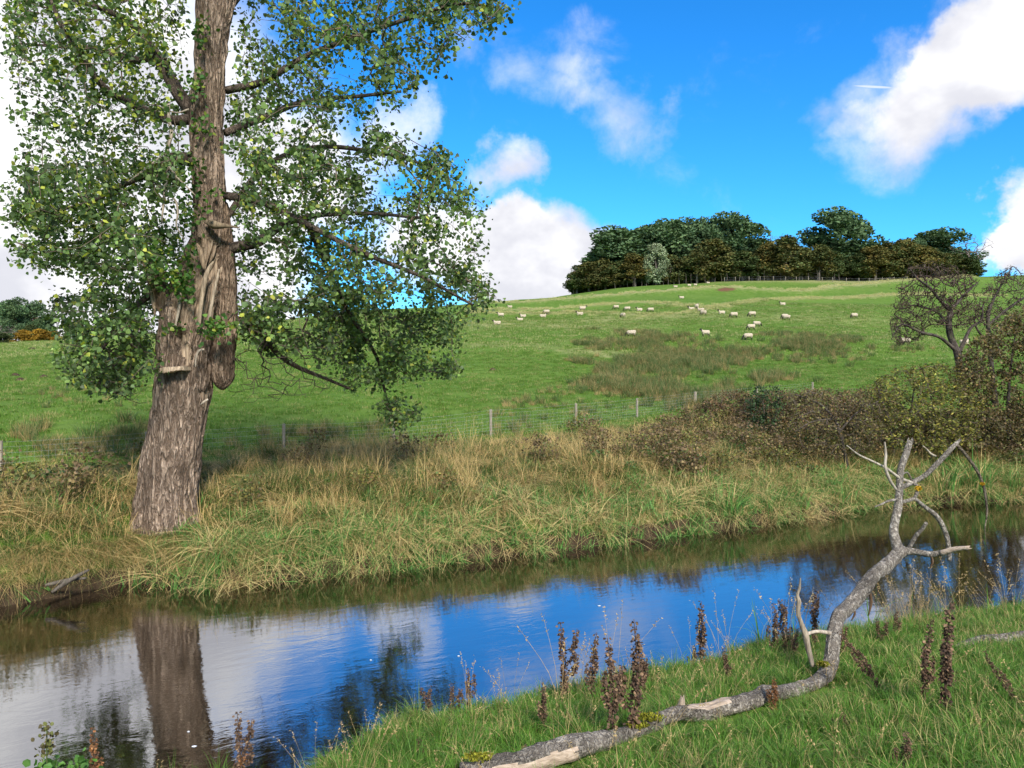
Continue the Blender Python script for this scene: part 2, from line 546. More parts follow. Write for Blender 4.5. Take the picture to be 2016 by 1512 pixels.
M['rush'] = grass_mat('rush_blade', (0.085, 0.145, 0.036), (0.40, 0.29, 0.12), 0.10, 0.10, 0.15, 0.5)
M['dry_stalk'] = plain_mat('dry_stalk', (0.36, 0.26, 0.12), 0.85, 0.1, 0.3, 12)

# ------------------------------------------------------------------ terrain
# waterlines as seen: far bank at z=0, near bank's grassy lip at about z=0.45
_far_px = [(0, 1195), (100, 1178), (250, 1148), (420, 1156), (600, 1132), (800, 1118), (1000, 1095), (1200, 1072), (1400, 1045), (1550, 1022), (1700, 1000), (1850, 990), (2016, 984)]
_fw = [((px - CX) / F * (EYE * F / (py - HY)), EYE * F / (py - HY)) for px, py in _far_px]
FARX = np.array([-60, -30] + [a for a, b in _fw] + [30, 70])
FARY = np.array([-6, 5.0] + [b for a, b in _fw] + [28, 34])
_near_px = [(330, 1546), (480, 1540), (600, 1530), (680, 1488), (780, 1416), (1000, 1376), (1200, 1324), (1350, 1300), (1500, 1262), (1700, 1232), (1850, 1214), (2016, 1190)]
_nw = [((px - CX) / F * (3.74 * F / (py - HY)), 3.74 * F / (py - HY)) for px, py in _near_px]
NEARX = np.array([-60, -20, -6.5] + [a for a, b in _nw] + [14, 30, 70])
NEARY = np.array([-22, -1.5, 5.3] + [b for a, b in _nw] + [14.0, 17.5, 23])
def far_edge(x): return np.interp(x, FARX, FARY)
def near_edge(x): return np.interp(x, NEARX, NEARY)

# long profiles of the field: for each picture column, (pixel row, depth) pairs
_cols = {
    -0.80: [(960, 18), (850, 24), (800, 30), (745, 45), (705, 75), (688, 110), (682, 150), (690, 200), (700, 400), (720, 1500)],
    -0.67: [(950, 19.5), (850, 25), (800, 31), (745, 45), (702, 75), (685, 110), (680, 150), (690, 200), (700, 400), (720, 1500)],
    -0.45: [(915, 22.5), (840, 28), (790, 35), (745, 47), (690, 78), (664, 115), (656, 150), (668, 200), (690, 400), (720, 1500)],
    -0.27: [(893, 27), (840, 32), (795, 38), (750, 50), (698, 68), (652, 98), (622, 155), (630, 200), (670, 400), (715, 1500)],
    -0.14: [(870, 29), (825, 34.5), (785, 41), (745, 53), (698, 69), (648, 100), (605, 168), (612, 215), (660, 400), (715, 1500)],
    0.00: [(860, 31), (820, 36), (780, 43), (740, 54), (700, 68), (660, 87), (628, 125), (610, 160), (595, 190), (602, 235), (650, 400), (710, 1500)],
    0.075: [(848, 33), (815, 38), (780, 44), (740, 55), (700, 69), (658, 90), (624, 128), (604, 158), (578, 205), (580, 240), (640, 400), (710, 1500)],
    0.17: [(828, 37), (800, 42), (775, 47), (740, 57), (700, 72), (660, 90), (624, 122), (592, 160), (562, 215), (562, 260), (630, 450), (710, 1500)],
    0.26: [(808, 41), (785, 45), (770, 49), (740, 57), (700, 72), (660, 90), (622, 108), (588, 160), (553, 218), (552, 270), (620, 450), (705, 1500)],
    0.45: [(850, 33), (795, 42), (768, 49), (740, 57), (700, 72), (662, 90), (628, 108), (592, 155), (551, 222), (549, 280), (610, 450), (700, 1500)],
    0.60: [(870, 31), (800, 41), (770, 49), (742, 57), (705, 72), (668, 90), (634, 110), (594, 155), (546, 228), (543, 290), (600, 450), (700, 1500)],
    0.80: [(870, 31), (800, 41), (770, 49), (745, 57), (708, 72), (670, 90), (634, 110), (590, 155), (540, 232), (540, 290), (600, 450), (700, 1500)]}
_LY = np.linspace(math.log(14), math.log(2500), 260)
_T = np.linspace(-0.9, 0.9, 91)
def _field_table():
    ts = sorted(_cols)
    rows = []
    for t in ts:
        pts = _cols[t]
        ly = [math.log(Y) for _, Y in pts]; z = [EYE - (py - HY) / F * Y for py, Y in pts]
        ly = [math.log(14)] + ly + [math.log(2600)]; z = [z[0] - 0.25] + z + [z[-1] - 5]
        rows.append(np.interp(_LY, ly, z))
    rows = np.array(rows)
    tab = np.stack([np.interp(_T, ts, rows[:, k]) for k in range(len(_LY))], 1)
    def blur(a, s, ax):
        r = int(3 * s) + 1
        k = np.exp(-0.5 * (np.arange(-r, r + 1) / s) ** 2); k /= k.sum()
        pad = [(0, 0), (0, 0)]; pad[ax] = (r, r)
        b = np.pad(a, pad, mode='edge')
        return sum(k[i] * np.take(b, range(i, i + a.shape[ax]), ax) for i in range(2 * r + 1))
    return blur(blur(tab, 2.0, 0), 3.0, 1)
_TAB = _field_table()
def field_z(x, y):
    yy = np.maximum(y, 14.0)
    t = np.clip(x / yy, -0.899, 0.899)
    ti = (t - _T[0]) / (_T[1] - _T[0]); li = (np.log(np.minimum(yy, 2490.)) - _LY[0]) / (_LY[1] - _LY[0])
    i = np.clip(np.floor(ti).astype(int), 0, len(_T) - 2); j = np.clip(np.floor(li).astype(int), 0, len(_LY) - 2)
    u, v = ti - i, np.clip(li - j, 0, 1)
    return (_TAB[i, j] * (1 - u) + _TAB[i + 1, j] * u) * (1 - v) + (_TAB[i, j + 1] * (1 - u) + _TAB[i + 1, j + 1] * u) * v

# old grassy terrace edges on the hill: (pixel x, depth) -> world, with crest height and width
_LYN = []
for pts, amp, wid in [([(930, 126), (1060, 124), (1140, 124), (1240, 118), (1310, 114), (1380, 118), (1430, 126), (1490, 134), (1570, 146), (1640, 148), (1780, 156), (1950, 160)], 0.55, 3.0),
                      ([(940, 140), (1068, 138), (1150, 142), (1210, 144), (1290, 138), (1370, 128)], 0.45, 2.6),
                      ([(960, 165), (1100, 164), (1210, 166), (1280, 170), (1350, 172), (1450, 170), (1570, 164), (1650, 178), (1760, 200), (1900, 210)], 0.8, 4.5)]:
    w = np.array([((px - CX) / F * Y, Y) for px, Y in pts])
    _LYN.append((resample(np.c_[w, np.zeros(len(w))], 4.0)[:, :2], amp, wid))
def lynchet(x, y):
    """(height added, dryness)"""
    h = np.zeros_like(x); d = np.zeros_like(x)
    for path, amp, wid in _LYN:
        sel = np.nonzero((y > path[:, 1].min() - 30) & (y < path[:, 1].max() + 30) & (x > path[:, 0].min() - 30) & (x < path[:, 0].max() + 30))[0]
        if len(sel) == 0: continue
        xs, ys = x[sel], y[sel]
        best = np.full(len(sel), 1e9); side = np.zeros(len(sel))
        for k in range(len(path) - 1):
            a, b = path[k], path[k + 1]
            ab = b - a
            t = np.clip(((xs - a[0]) * ab[0] + (ys - a[1]) * ab[1]) / (ab @ ab), 0, 1)
            dx, dy = xs - a[0] - t * ab[0], ys - a[1] - t * ab[1]
            dd = np.hypot(dx, dy)
            s = np.where((ab[0] * dy - ab[1] * dx) >= 0, 1.0, -1.0)
            m = dd < best
            best = np.where(m, dd, best); side = np.where(m, s, side)
        # a crest with a gentle face towards the valley and a shallow hollow behind
        h[sel] += amp * (np.exp(-(best / wid) ** 2) + np.where(side < 0, 0.6 * np.exp(-(best / (2.8 * wid)) ** 2), -0.35 * np.exp(-((best - 2.0 * wid) / (1.6 * wid)) ** 2)))
        d[sel] = np.maximum(d[sel], np.exp(-(best / (wid * 0.62)) ** 2))
    return h, d

def ground(x, y, detail=True, full=False):
    x = np.asarray(x, float); y = np.asarray(y, float)
    shp = np.broadcast(x, y).shape
    x, y = [np.array(np.broadcast_to(v, shp)).ravel() for v in (x, y)]
    wob = (fbm(x * 0.9, y * 0.9, 3.3, 3) - 0.5) * 0.8
    df = (y - far_edge(x)) * 0.87 + wob * 0.6
    dn = (near_edge(x) - y) * 0.92 + wob * 0.35
    zb = np.interp(df, [-1.6, -0.35, -0.02, 0.12, 0.5, 1.6, 3.2, 9, 14], [-0.7, -0.35, -0.02, 0.27, 0.52, 0.90, 1.36, 1.48, 1.6])
    zb = zb + 0.30 * smoothstep(-7.9, -8.9, x) * np.exp(-((df - 2.0) / 1.4) ** 2)
    zn = np.interp(dn, [-1.6, -0.3, 0.0, 0.15, 0.9, 9, 20, 60], [-0.7, -0.25, -0.02, 0.27, 0.42, 2.10, 2.5, 3.2])
    zf = field_z(x, y)
    w = smoothstep(5.0, 12.0, df)
    z = np.where(df > -1.6, zb, -0.7)
    z = z * (1 - w) + zf * w
    z = np.where(dn > -1.6, np.maximum(z, zn), z)
    dry = np.zeros_like(z)
    if detail:
        land = smoothstep(0.1, 1.2, np.maximum(df, dn))
        z = z + smoothstep(.4, 1.2, df) * (1 - smoothstep(8, 11, df)) * (dn < 0) * (fbm(x * 1.25, y * 1.25, 6.0, 2) - 0.5) * 0.5
        z = z + land * ((fbm(x * 0.55, y * 0.55, 1.0, 3) - 0.5) * 0.22 * (1 - smoothstep(40, 90, y)) + (fbm(x * 0.06, y * 0.06, 2.0, 3) - 0.5) * 1.5 * smoothstep(30, 80, y))
        lh, dry = lynchet(x, y)
        z = z + lh
    if full:
        return [v.reshape(shp) for v in (z, df, dn, dry)]
    return z.reshape(shp)

def gz(x, y): return float(ground(np.array([x]), np.array([y]))[0])
_RAYY = np.concatenate([np.arange(3.5, 45, 0.04), np.arange(45, 320, 0.25)])
def hit(px, py):
    """first point of the ground the photograph's ray meets"""
    x = (px - CX) / F * _RAYY; z = EYE - (py - HY) / F * _RAYY
    g = ground(x, _RAYY)
    k = np.nonzero(g >= z)[0]
    i = k[0] if len(k) else len(_RAYY) - 1
    return np.array([x[i], _RAYY[i], g[i]])

def build_ground():
    def axis(a, b, n, k):
        u = np.linspace(np.arcsinh(a / k), np.arcsinh(b / k), n)
        return np.sinh(u) * k
    xs = axis(-1600, 1600, 460, 9.0)
    ys = np.concatenate([np.linspace(-60, 3, 16), np.linspace(3.2, 34, 210), 34 * (2400 / 34) ** (np.linspace(0, 1, 330) ** 1.0)[1:]])
    X, Y = np.meshgrid(xs, ys)
    z, df, dn, dry = ground(X, Y, True, True)
    nx, ny = len(xs), len(ys)
    V = np.stack([X, Y, z], -1).reshape(-1, 3)
    i = np.arange(ny - 1)[:, None]; j = np.arange(nx - 1)[None, :]
    Q = np.stack([i * nx + j, i * nx + j + 1, (i + 1) * nx + j + 1, (i + 1) * nx + j], -1).reshape(-1, 4)
    # dryness: pale strips on the terrace crests and broad bleached zones; bare soil under the bank vegetation and at the water
    zone = np.zeros_like(z)
    for px, Y0, rx, ry, a in [(1050, 100, 14, 6, .55), (1250, 112, 22, 5, .5), (1180, 72, 6, 4, .6), (60, 120, 26, 18, .7), (150, 62, 12, 8, .35), (1560, 108, 26, 6, .35), (1000, 76, 8, 3, .5), (1650, 214, 40, 8, .55)]:
        x0 = (px - CX) / F * Y0
        zone = np.maximum(zone, a * np.exp(-((X - x0) / rx) ** 2 - ((Y - Y0) / ry) ** 2))
    dryv = np.maximum(dry * 1.0, zone * 1.1) + 0.16 * smoothstep(60, 110, Y)
    soil = np.maximum(1 - smoothstep(0.1, 0.5, z), 0) * (Y < 60) + 0.75 * np.exp(-((df - 5) / 4.0) ** 2) * (df > 0) * (dn < 0)
    c = hit(1430, 571)
    scar = 0.9 * np.exp(-((X - c[0]) / 2.9) ** 2 - ((Y - c[1]) / 2.0) ** 2)
    soil = np.maximum(soil, 1.0 * scar)
    me = mk_mesh('ground', V, [Q], M['turf'], None, True, None,
                 {'dry': dryv.ravel(), 'soil': np.clip(soil, 0, 1).ravel(), 'red': np.clip(scar * 1.6, 0, 1).ravel()})
    link('ground', me, kind='structure', label='green pasture hill and river banks of grassy earth')
build_ground()

def build_river():
    xs = np.concatenate([np.linspace(-58, -12, 24), np.linspace(-11.5, 20, 64), np.linspace(21, 68, 24)])
    lo, hi = near_edge(xs) - 1.2, far_edge(xs) + 1.2
    V = np.concatenate([np.c_[xs, lo, 0 * xs], np.c_[xs, hi, 0 * xs]])
    n = len(xs); i = np.arange(n - 1)
    me = mk_mesh('river', V, [np.stack([i, i + 1, n + i + 1, n + i], -1)], M['water'], None, True)
    link('river', me, kind='structure', label='smooth dark peaty river reflecting sky and tree')
build_river()

# ------------------------------------------------------------------ growing branches
def grow(nodes, parents, att, rng, seg=0.32, sag=0.05, jit=0.05, dirs=None):
    """join attractor points one by one to the nearest node of a growing skeleton; returns nodes, parents, tip indices"""
    cap = len(nodes) + int(sum(1 for _ in att) * 14) + 2000
    N = np.zeros((cap, 3)); N[:len(nodes)] = nodes
    par = list(parents); cnt = len(nodes)
    d0 = np.array([np.min(np.sum((N[:cnt] - a) ** 2, 1)) for a in att])
    tips = []
    for k in np.argsort(d0):
        a = att[k]
        dd = np.sum((N[:cnt] - a) ** 2, 1)
        i = int(np.argmin(dd)); L = math.sqrt(dd[i])
        m = max(1, min(12, int(L / seg + 0.5)))
        p0 = N[i].copy()
        pd = p0 - N[par[i]] if par[i] >= 0 else np.array([0, 0, 1.0])
        pd = pd / (np.linalg.norm(pd) + 1e-9) * L * 0.35
        c1 = p0 + pd * 0.6 + (a - p0) * 0.25 + np.array([0, 0, sag * L])
        prev = i
        for s in range(1, m + 1):
            t = s / m
            q = (1 - t) ** 2 * p0 + 2 * t * (1 - t) * c1 + t * t * a
            if s < m: q = q + rng.normal(0, jit, 3) * min(1.0, L)
            if cnt >= cap: break
            N[cnt] = q; par.append(prev); prev = cnt; cnt += 1
        tips.append(prev)
    return N[:cnt], np.array(par), np.array(tips)


def skeleton_tubes(mb, nodes, par, r_tip, expo, start, rmax=1.0, c=(1, 1, 1), sides=(4, 5, 7)):
    """tubes for every chain grown after index start; thickness follows the number of tips carried"""
    n = len(nodes)
    child = [[] for _ in range(n)]
    for i in range(start, n): child[par[i]].append(i)
    w = np.zeros(n)
    for i in range(n - 1, -1, -1):
        if i >= start and not child[i]: w[i] = 1
        if i >= start: w[par[i]] += w[i]
    rad = np.minimum(r_tip * np.maximum(w, 1) ** expo, rmax)
    main = np.array([max(ch, key=lambda q: w[q]) if ch else -1 for ch in child])
    ids = np.arange(start, n); pa = np.asarray(par)[start:n]
    T = np.zeros((n, 3)); T[ids] = nodes[ids] - nodes[pa]
    ln = np.linalg.norm(T, axis=1)[:, None] + 1e-9; T /= ln
    inner = main >= start
    T2 = T.copy(); T2[inner] = T[inner] + T[main[inner]]
    T2 /= np.linalg.norm(T2, axis=1)[:, None] + 1e-9
    ref = np.array([0.37, 0.21, 0.905])
    def ringv(p, t, r, sd):
        u = np.cross(t, ref); u /= np.linalg.norm(u, axis=1)[:, None] + 1e-9
        b = np.cross(t, u)
        a = np.linspace(0, 2 * math.pi, sd, endpoint=False)
        return p[:, None, :] + r[:, None, None] * (np.cos(a)[None, :, None] * u[:, None, :] + np.sin(a)[None, :, None] * b[:, None, :])
    rr = rad.copy(); leafy = np.array([len(ch) == 0 for ch in child]); rr[leafy] *= 0.55
    lead = (main[pa] == ids) & (pa >= start)              # this segment goes on from its parent's ring
    for sd, sel in ((sides[0], rad[ids] < 0.014), (sides[2], rad[ids] >= 0.014)):
        k = ids[sel]
        if len(k) == 0: continue
        p = np.asarray(par)[k]
        r0 = np.where(lead[sel], rr[p], np.minimum(rr[k] * 1.15, np.maximum(rr[p], rr[k])))
        t0 = np.where(lead[sel][:, None], T2[p], T[k])
        A = ringv(nodes[p], t0, r0, sd); B = ringv(nodes[k], T2[k], rr[k], sd)
        m = len(k)
        V = np.concatenate([A, B], 1).reshape(-1, 3)
        jj = np.arange(sd); q = np.stack([jj, (jj + 1) % sd, sd + (jj + 1) % sd, sd + jj], -1)
        Fq = (np.arange(m) * 2 * sd)[:, None, None] + q[None]
        mb.add(V, Fq.reshape(-1, 4), c)
    return rad


LEAF = np.array([[0, 0, 0], [-.50, .22, .10], [-.36, .62, .07], [0, 1.0, 0], [.36, .62, .07], [.50, .22, .10]])
LEAF_F = np.array([[0, 3, 2, 1], [0, 5, 4, 3]])
SLIM = np.array([[0, 0, 0], [-.20, .35, .04], [-.16, .7, .03], [0, 1.0, 0], [.16, .7, .03], [.20, .35, .04]])
CARD = np.array([[0, 0, 0], [-.42, .38, .08], [-.2, .9, -.05], [.05, 1.0, .05], [.38, .75, .1], [.45, .3, -.04]])


def leaves(pts, size, rng, droop=0.6, cols=None, shape=LEAF, axis=None):
    """many leaves at once: returns V, F, C"""
    n = len(pts)
    th = rng.uniform(0, 2 * math.pi, n)
    d = np.c_[np.cos(th), np.sin(th), rng.normal(0, 0.5, n) - droop]
    if axis is not None: d = axis + 0.5 * d
    d /= np.linalg.norm(d, axis=1)[:, None]
    u = rng.normal(0, 1, (n, 3)); u -= d * np.sum(u * d, 1)[:, None]; u /= np.linalg.norm(u, axis=1)[:, None]
    w = np.cross(u, d)
    s = np.asarray(size)[:, None, None] if np.ndim(size) else size
    k = len(shape)
    V = pts[:, None, :] + s * (shape[None, :, 0:1] * u[:, None, :] + shape[None, :, 1:2] * d[:, None, :] + shape[None, :, 2:3] * w[:, None, :])
    Fc = (np.arange(n) * k)[:, None, None] + LEAF_F[None]
    C = np.repeat(cols, k, 0) if cols is not None else np.ones((n * k, 3))
    return V.reshape(-1, 3), Fc.reshape(-1, 4), C


def pick_cols(rng, n, pal, w, var=0.18):
    pal = np.array(pal); i = rng.choice(len(pal), n, p=np.array(w) / np.sum(w))
    return np.clip(pal[i] * (1 + rng.normal(0, var, (n, 1))), 0.004, 1)

# ------------------------------------------------------------------ the old poplar
TREE_Y = 16.5
_trunk_tab = [(1062, 255, 402), (1040, 262, 396), (1020, 267, 390), (985, 270, 388), (940, 277, 389), (900, 283, 395), (850, 293, 400), (800, 302, 409), (750, 308, 415), (700, 311, 417),
              (660, 312, 419), (620, 318, 426), (590, 326, 432), (560, 340, 438), (530, 354, 442), (500, 366, 444), (460, 378, 444), (420, 382, 443), (380, 381, 442), (340, 379, 441),
              (300, 378, 440), (250, 375, 440), (200, 376, 441), (150, 381, 443), (100, 384, 446), (50, 386, 452), (0, 389, 460), (-60, 400, 468), (-140, 415, 474), (-260, 432, 478), (-380, 447, 480), (-500, 458, 478), (-600, 466, 474)]
def in_poly(px, py, poly):
    poly = np.array(poly, float)
    x, y = np.asarray(px, float), np.asarray(py, float)
    ins = np.zeros(np.broadcast(x, y).shape, bool)
    j = len(poly) - 1
    for i in range(len(poly)):
        xi, yi = poly[i]; xj, yj = poly[j]
        c = ((yi > y) != (yj > y)) & (x < (xj - xi) * (y - yi) / (yj - yi + 1e-12) + xi)
        ins ^= c; j = i
    return ins
def trunk_c(py):
    t = np.array(_trunk_tab)[::-1]
    return np.interp(py, t[:, 0], (t[:, 1] + t[:, 2]) / 2)


def build_poplar():
    rng = np.random.default_rng(11)
    base = P(329, 1045, TREE_Y); base[2] = gz(base[0], base[1])
    root = empty('poplar_tree', base, 'huge old poplar with broken scarred trunk and drooping green crown on the far bank', 'tree')
    # trunk
    tab = np.array(_trunk_tab, float)
    pts = np.array([np.r_[P((l + r) / 2, y, TREE_Y), (r - l) / 2 / F * TREE_Y] for y, l, r in tab])
    path = resample(pts, 0.045)
    n = len(path); S = 128
    a = np.linspace(0, 2 * math.pi, S, endpoint=False)[None, :]
    zz = path[:, 2:3]
    # rings stay level so that the silhouette follows the table
    furrow = np.abs(fbm(np.cos(a) * 6.0 + 9, np.sin(a) * 6.0 + 5, zz * 1.1, 3) - 0.5) * 2
    furrow2 = np.abs(fbm(np.cos(a) * 13.0 + 2, np.sin(a) * 13.0 + 7, zz * 2.3, 2) - 0.5) * 2
    lump = fbm(np.cos(a) * 1.3 + 3, np.sin(a) * 1.3 + 8, zz * 0.55, 3) - 0.5
    flare = np.exp(-np.maximum(zz - base[2], 0) / 0.35)
    r = path[:, 3:4] * (1 + 0.16 * lump + 0.10 * flare * np.sin(a * 5 + 1.0)) + 0.115 * (furrow - 0.35) + 0.055 * (furrow2 - 0.4)
    X = path[:, 0:1] + r * np.cos(a); Yv = path[:, 1:2] + r * 0.95 * np.sin(a); Z = zz + 0 * a
    px = CX + X / Yv * F; py = HY - (Z - EYE) / Yv * F
    front = np.sin(a) < 0.25
    scar = np.zeros_like(X)
    for poly, k in [([(398, 455), (432, 490), (438, 530), (428, 600), (412, 650), (385, 640), (362, 600), (345, 560), (372, 500)], 1.0),
                    ([(338, 585), (366, 575), (380, 630), (366, 642), (345, 632)], 1.0),
                    ([(346, 655), (366, 652), (378, 690), (376, 722), (362, 718), (352, 690)], 0.9),
                    ([(392, 770), (412, 765), (414, 800), (400, 806)], 0.7)]:
        jx = (vnoise(Z * 9, X * 9, 4.0) - 0.5) * 16
        scar = np.maximum(scar, k * (in_poly(px + jx, py, poly) & front))
    hollow = np.exp(-((px - 418) / 9.0) ** 2 - ((py - 530) / 24.0) ** 2) + 0.8 * np.exp(-((px - 388) / 10.0) ** 2 - ((py - 505) / 22.0) ** 2) + 0.8 * np.exp(-((px - 345) / 13.0) ** 2 - ((py - 672) / 20.0) ** 2)
    hollow = hollow * front
    splint = np.abs(vnoise(np.cos(a) * 22, np.sin(a) * 22, Z * 0.9) - 0.5) * 2
    dr = -0.10 * scar + 0.11 * scar * splint - 0.30 * np.clip(hollow, 0, 1)
    X = X + dr * np.cos(a); Yv = Yv + dr * np.sin(a)
    V = np.stack([X, Yv, Z], -1).reshape(-1, 3)
    i = np.arange(n - 1)[:, None]; j = np.arange(S)[None, :]; j2 = (j + 1) % S
    Q = np.stack([i * S + j, i * S + j2, (i + 1) * S + j2, (i + 1) * S + j], -1).reshape(-1, 4)
    sm = scar.reshape(-1)[Q].mean(1) > 0.45
    c = np.ones((len(V), 3))
    me = mk_mesh('trunk', V - base, [Q], [M['poplar_bark'], M['heartwood']], c, True, sm.astype(int))
    trunk_ob = link('trunk', me, root, 'furrowed grey brown trunk with torn pale scars')

    def limb(name, pp, mat, step=0.12, sides=14, rough=0.16, label=None, seed=0, jag=False, tint=(1, 1, 1), close=True, under=None):
        q = np.array([np.r_[P(x, y, Yd), rpx / F * Yd] for x, y, Yd, rpx in pp])
        q = resample(q, step)
        bz = q[:, 2]
        def bmp(k, ang):
            f = 1 + rough * 2 * (np.abs(fbm(np.cos(ang) * 3 + seed, np.sin(ang) * 3, bz[:, None] * 2.2 + q[:, 0:1] * 1.7, 3) - 0.5) * 2 - 0.35) + rough * (fbm(np.cos(ang) + seed, np.sin(ang), bz[:, None] * 1.5 + q[:, 0:1] * 1.5, 2) - 0.5)
            return f
        rad = np.maximum(q[:, 3], 0.004)
        V, Fs = tube(q[:, :3], rad, sides, bmp, close)
        if jag:
            s = sides
            T = q[-1, :3] - q[-2, :3]; T /= np.linalg.norm(T)
            e = (len(q) - 1) * s
            V[e:e + s] += T * (rng.random((s, 1)) - 0.3) * rad[-1] * 2.6
        me = mk_mesh(name, V - base, Fs, mat, np.tile(tint, (len(V), 1)), True)
        ob = link(name, me, under or root, label)
        limb.last = ob
        return q
    Y0 = TREE_Y
    # the long stem hanging down beside the trunk
    limb('hanging_limb', [(432, 400, Y0 + .10, 16), (436, 450, Y0 + .10, 20), (441, 520, Y0 + .12, 22), (445, 580, Y0 + .12, 22), (443, 640, Y0 + .10, 23), (440, 690, Y0 + .08, 23), (438, 725, Y0 + .05, 23.5), (438, 748, Y0 + .02, 20), (438, 762, Y0, 11), (438, 768, Y0, 3)],
         M['poplar_bark'], 0.07, 40, 0.14, 'thick blunt-ended stem hanging beside the trunk', 3, tint=(0.75, 0.72, 0.68))
    # torn snag on the left
    limb('broken_snag', [(352, 640, Y0 - .1, 26), (334, 605, Y0 - .15, 24), (316, 565, Y0 - .2, 18), (300, 535, Y0 - .25, 14), (291, 520, Y0 - .25, 9)], M['heartwood'], 0.06, 20, 0.3, 'torn stump of a lost limb', 5, True, tint=(.75, .7, .66))
    snag = limb.last
    limb('splinter', [(293, 520, Y0 - .45, 8), (297, 550, Y0 - .48, 9), (301, 580, Y0 - .46, 6), (305, 622, Y0 - .42, 2)], M['dead_wood'], 0.05, 9, 0.3, 'pale splinter hanging from the torn stump', 6, tint=(1.0, .9, .78), under=snag)
    limb('splinter', [(308, 512, Y0 - .5, 7), (316, 530, Y0 - .5, 8), (324, 548, Y0 - .48, 6), (330, 556, Y0 - .45, 3)], M['dead_wood'], 0.05, 9, 0.3, None, 7, tint=(.8, .7, .6), under=snag)
    limb('splinter', [(345, 645, Y0 - .52, 2.5), (352, 610, Y0 - .56, 3), (357, 570, Y0 - .56, 2), (359, 545, Y0 - .55, 1)], M['dead_wood'], 0.05, 7, 0.2, None, 8, under=trunk_ob)
    limb('splinter', [(392, 640, Y0 - .58, 3), (397, 590, Y0 - .60, 5), (404, 552, Y0 - .56, 5), (412, 528, Y0 - .50, 3.5), (420, 515, Y0 - .44, 1.5)], M['dead_wood'], 0.05, 9, 0.5, 'pale rim of bare wood around the hollow', 9, tint=(.8, .74, .66), under=trunk_ob)
    limb('splinter', [(408, 655, Y0 - .58, 2), (415, 610, Y0 - .56, 3.5), (424, 565, Y0 - .52, 3.5), (432, 530, Y0 - .46, 2)], M['dead_wood'], 0.05, 9, 0.3, None, 10, under=trunk_ob, tint=(.85, .8, .75))
    limb('splinter', [(388, 480, Y0 - .50, 2), (394, 495, Y0 - .58, 5), (399, 515, Y0 - .60, 5), (401, 530, Y0 - .6, 2)], M['dead_wood'], 0.05, 9, 0.3, None, 12, under=trunk_ob, tint=(.7, .6, .5))
    limb('splinter', [(385, 722, Y0 - .64, 1.5), (386, 705, Y0 - .66, 2), (392, 690, Y0 - .66, 2.5), (402, 688, Y0 - .64, 2)], M['dead_wood'], 0.05, 7, 0.2, None, 13, under=trunk_ob)
    limb('splinter', [(395, 797, Y0 - .66, 1.5), (402, 791, Y0 - .68, 3), (410, 786, Y0 - .66, 2)], M['dead_wood'], 0.04, 7, 0.3, None, 14, under=trunk_ob)
    limb('splinter', [(405, 437, Y0 - .42, 3), (420, 441, Y0 - .52, 9), (434, 444, Y0 - .5, 7), (455, 446, Y0 - .4, 3), (472, 449, Y0 - .3, 1)], M['dead_wood'], 0.05, 11, 0.3, 'broken branch stub like a beak', 15, tint=(.5, .45, .38))
    # a slab of wood sticking out like a shelf
    mb = MB()
    sx = np.linspace(0, 1, 15)
    top, bot = [], []
    for k, s in enumerate(sx):
        p = P(307 + 61 * s, 727 + 5 * math.sin(s * 5) * 0.4, Y0 - .62)
        half = 0.045 * math.sin(min(1, s * 3.2 + .12) * math.pi / 2) * (1 - 0.35 * s) + rng.random() * 0.025
        top.append([p + np.array([0, -.16 - .1 * math.sin(s * 3.1) + rng.normal(0, .012), half]), p + np.array([0, .2, half * 0.8])])
        bot.append([p + np.array([0, -.14 - .1 * math.sin(s * 3.1) + rng.normal(0, .012), -half * 1.1]), p + np.array([0, .2, -half])])
    R = np.array([[t[0], t[1], b[1], b[0]] for t, b in zip(top, bot)])
    Vv = R.reshape(-1, 3)
    ii = np.arange(14)[:, None]; jj = np.arange(4)[None]
    Qq = np.stack([ii * 4 + jj, (ii + 1) * 4 + jj, (ii + 1) * 4 + (jj + 1) % 4, ii * 4 + (jj + 1) % 4], -1).reshape(-1, 4)
    mb.add(Vv, [Qq, np.array([[0, 1, 2, 3], [59, 58, 57, 56]])], (1.2, 1.1, 1.0))
    link('wood_shelf', mb.mesh('wood_shelf', M['dead_wood'], False, base), trunk_ob, 'pale slab of torn wood jutting out like a shelf')

    # main limbs
    paths = []
    LB, TW = M['limb_bark'], M['twig']
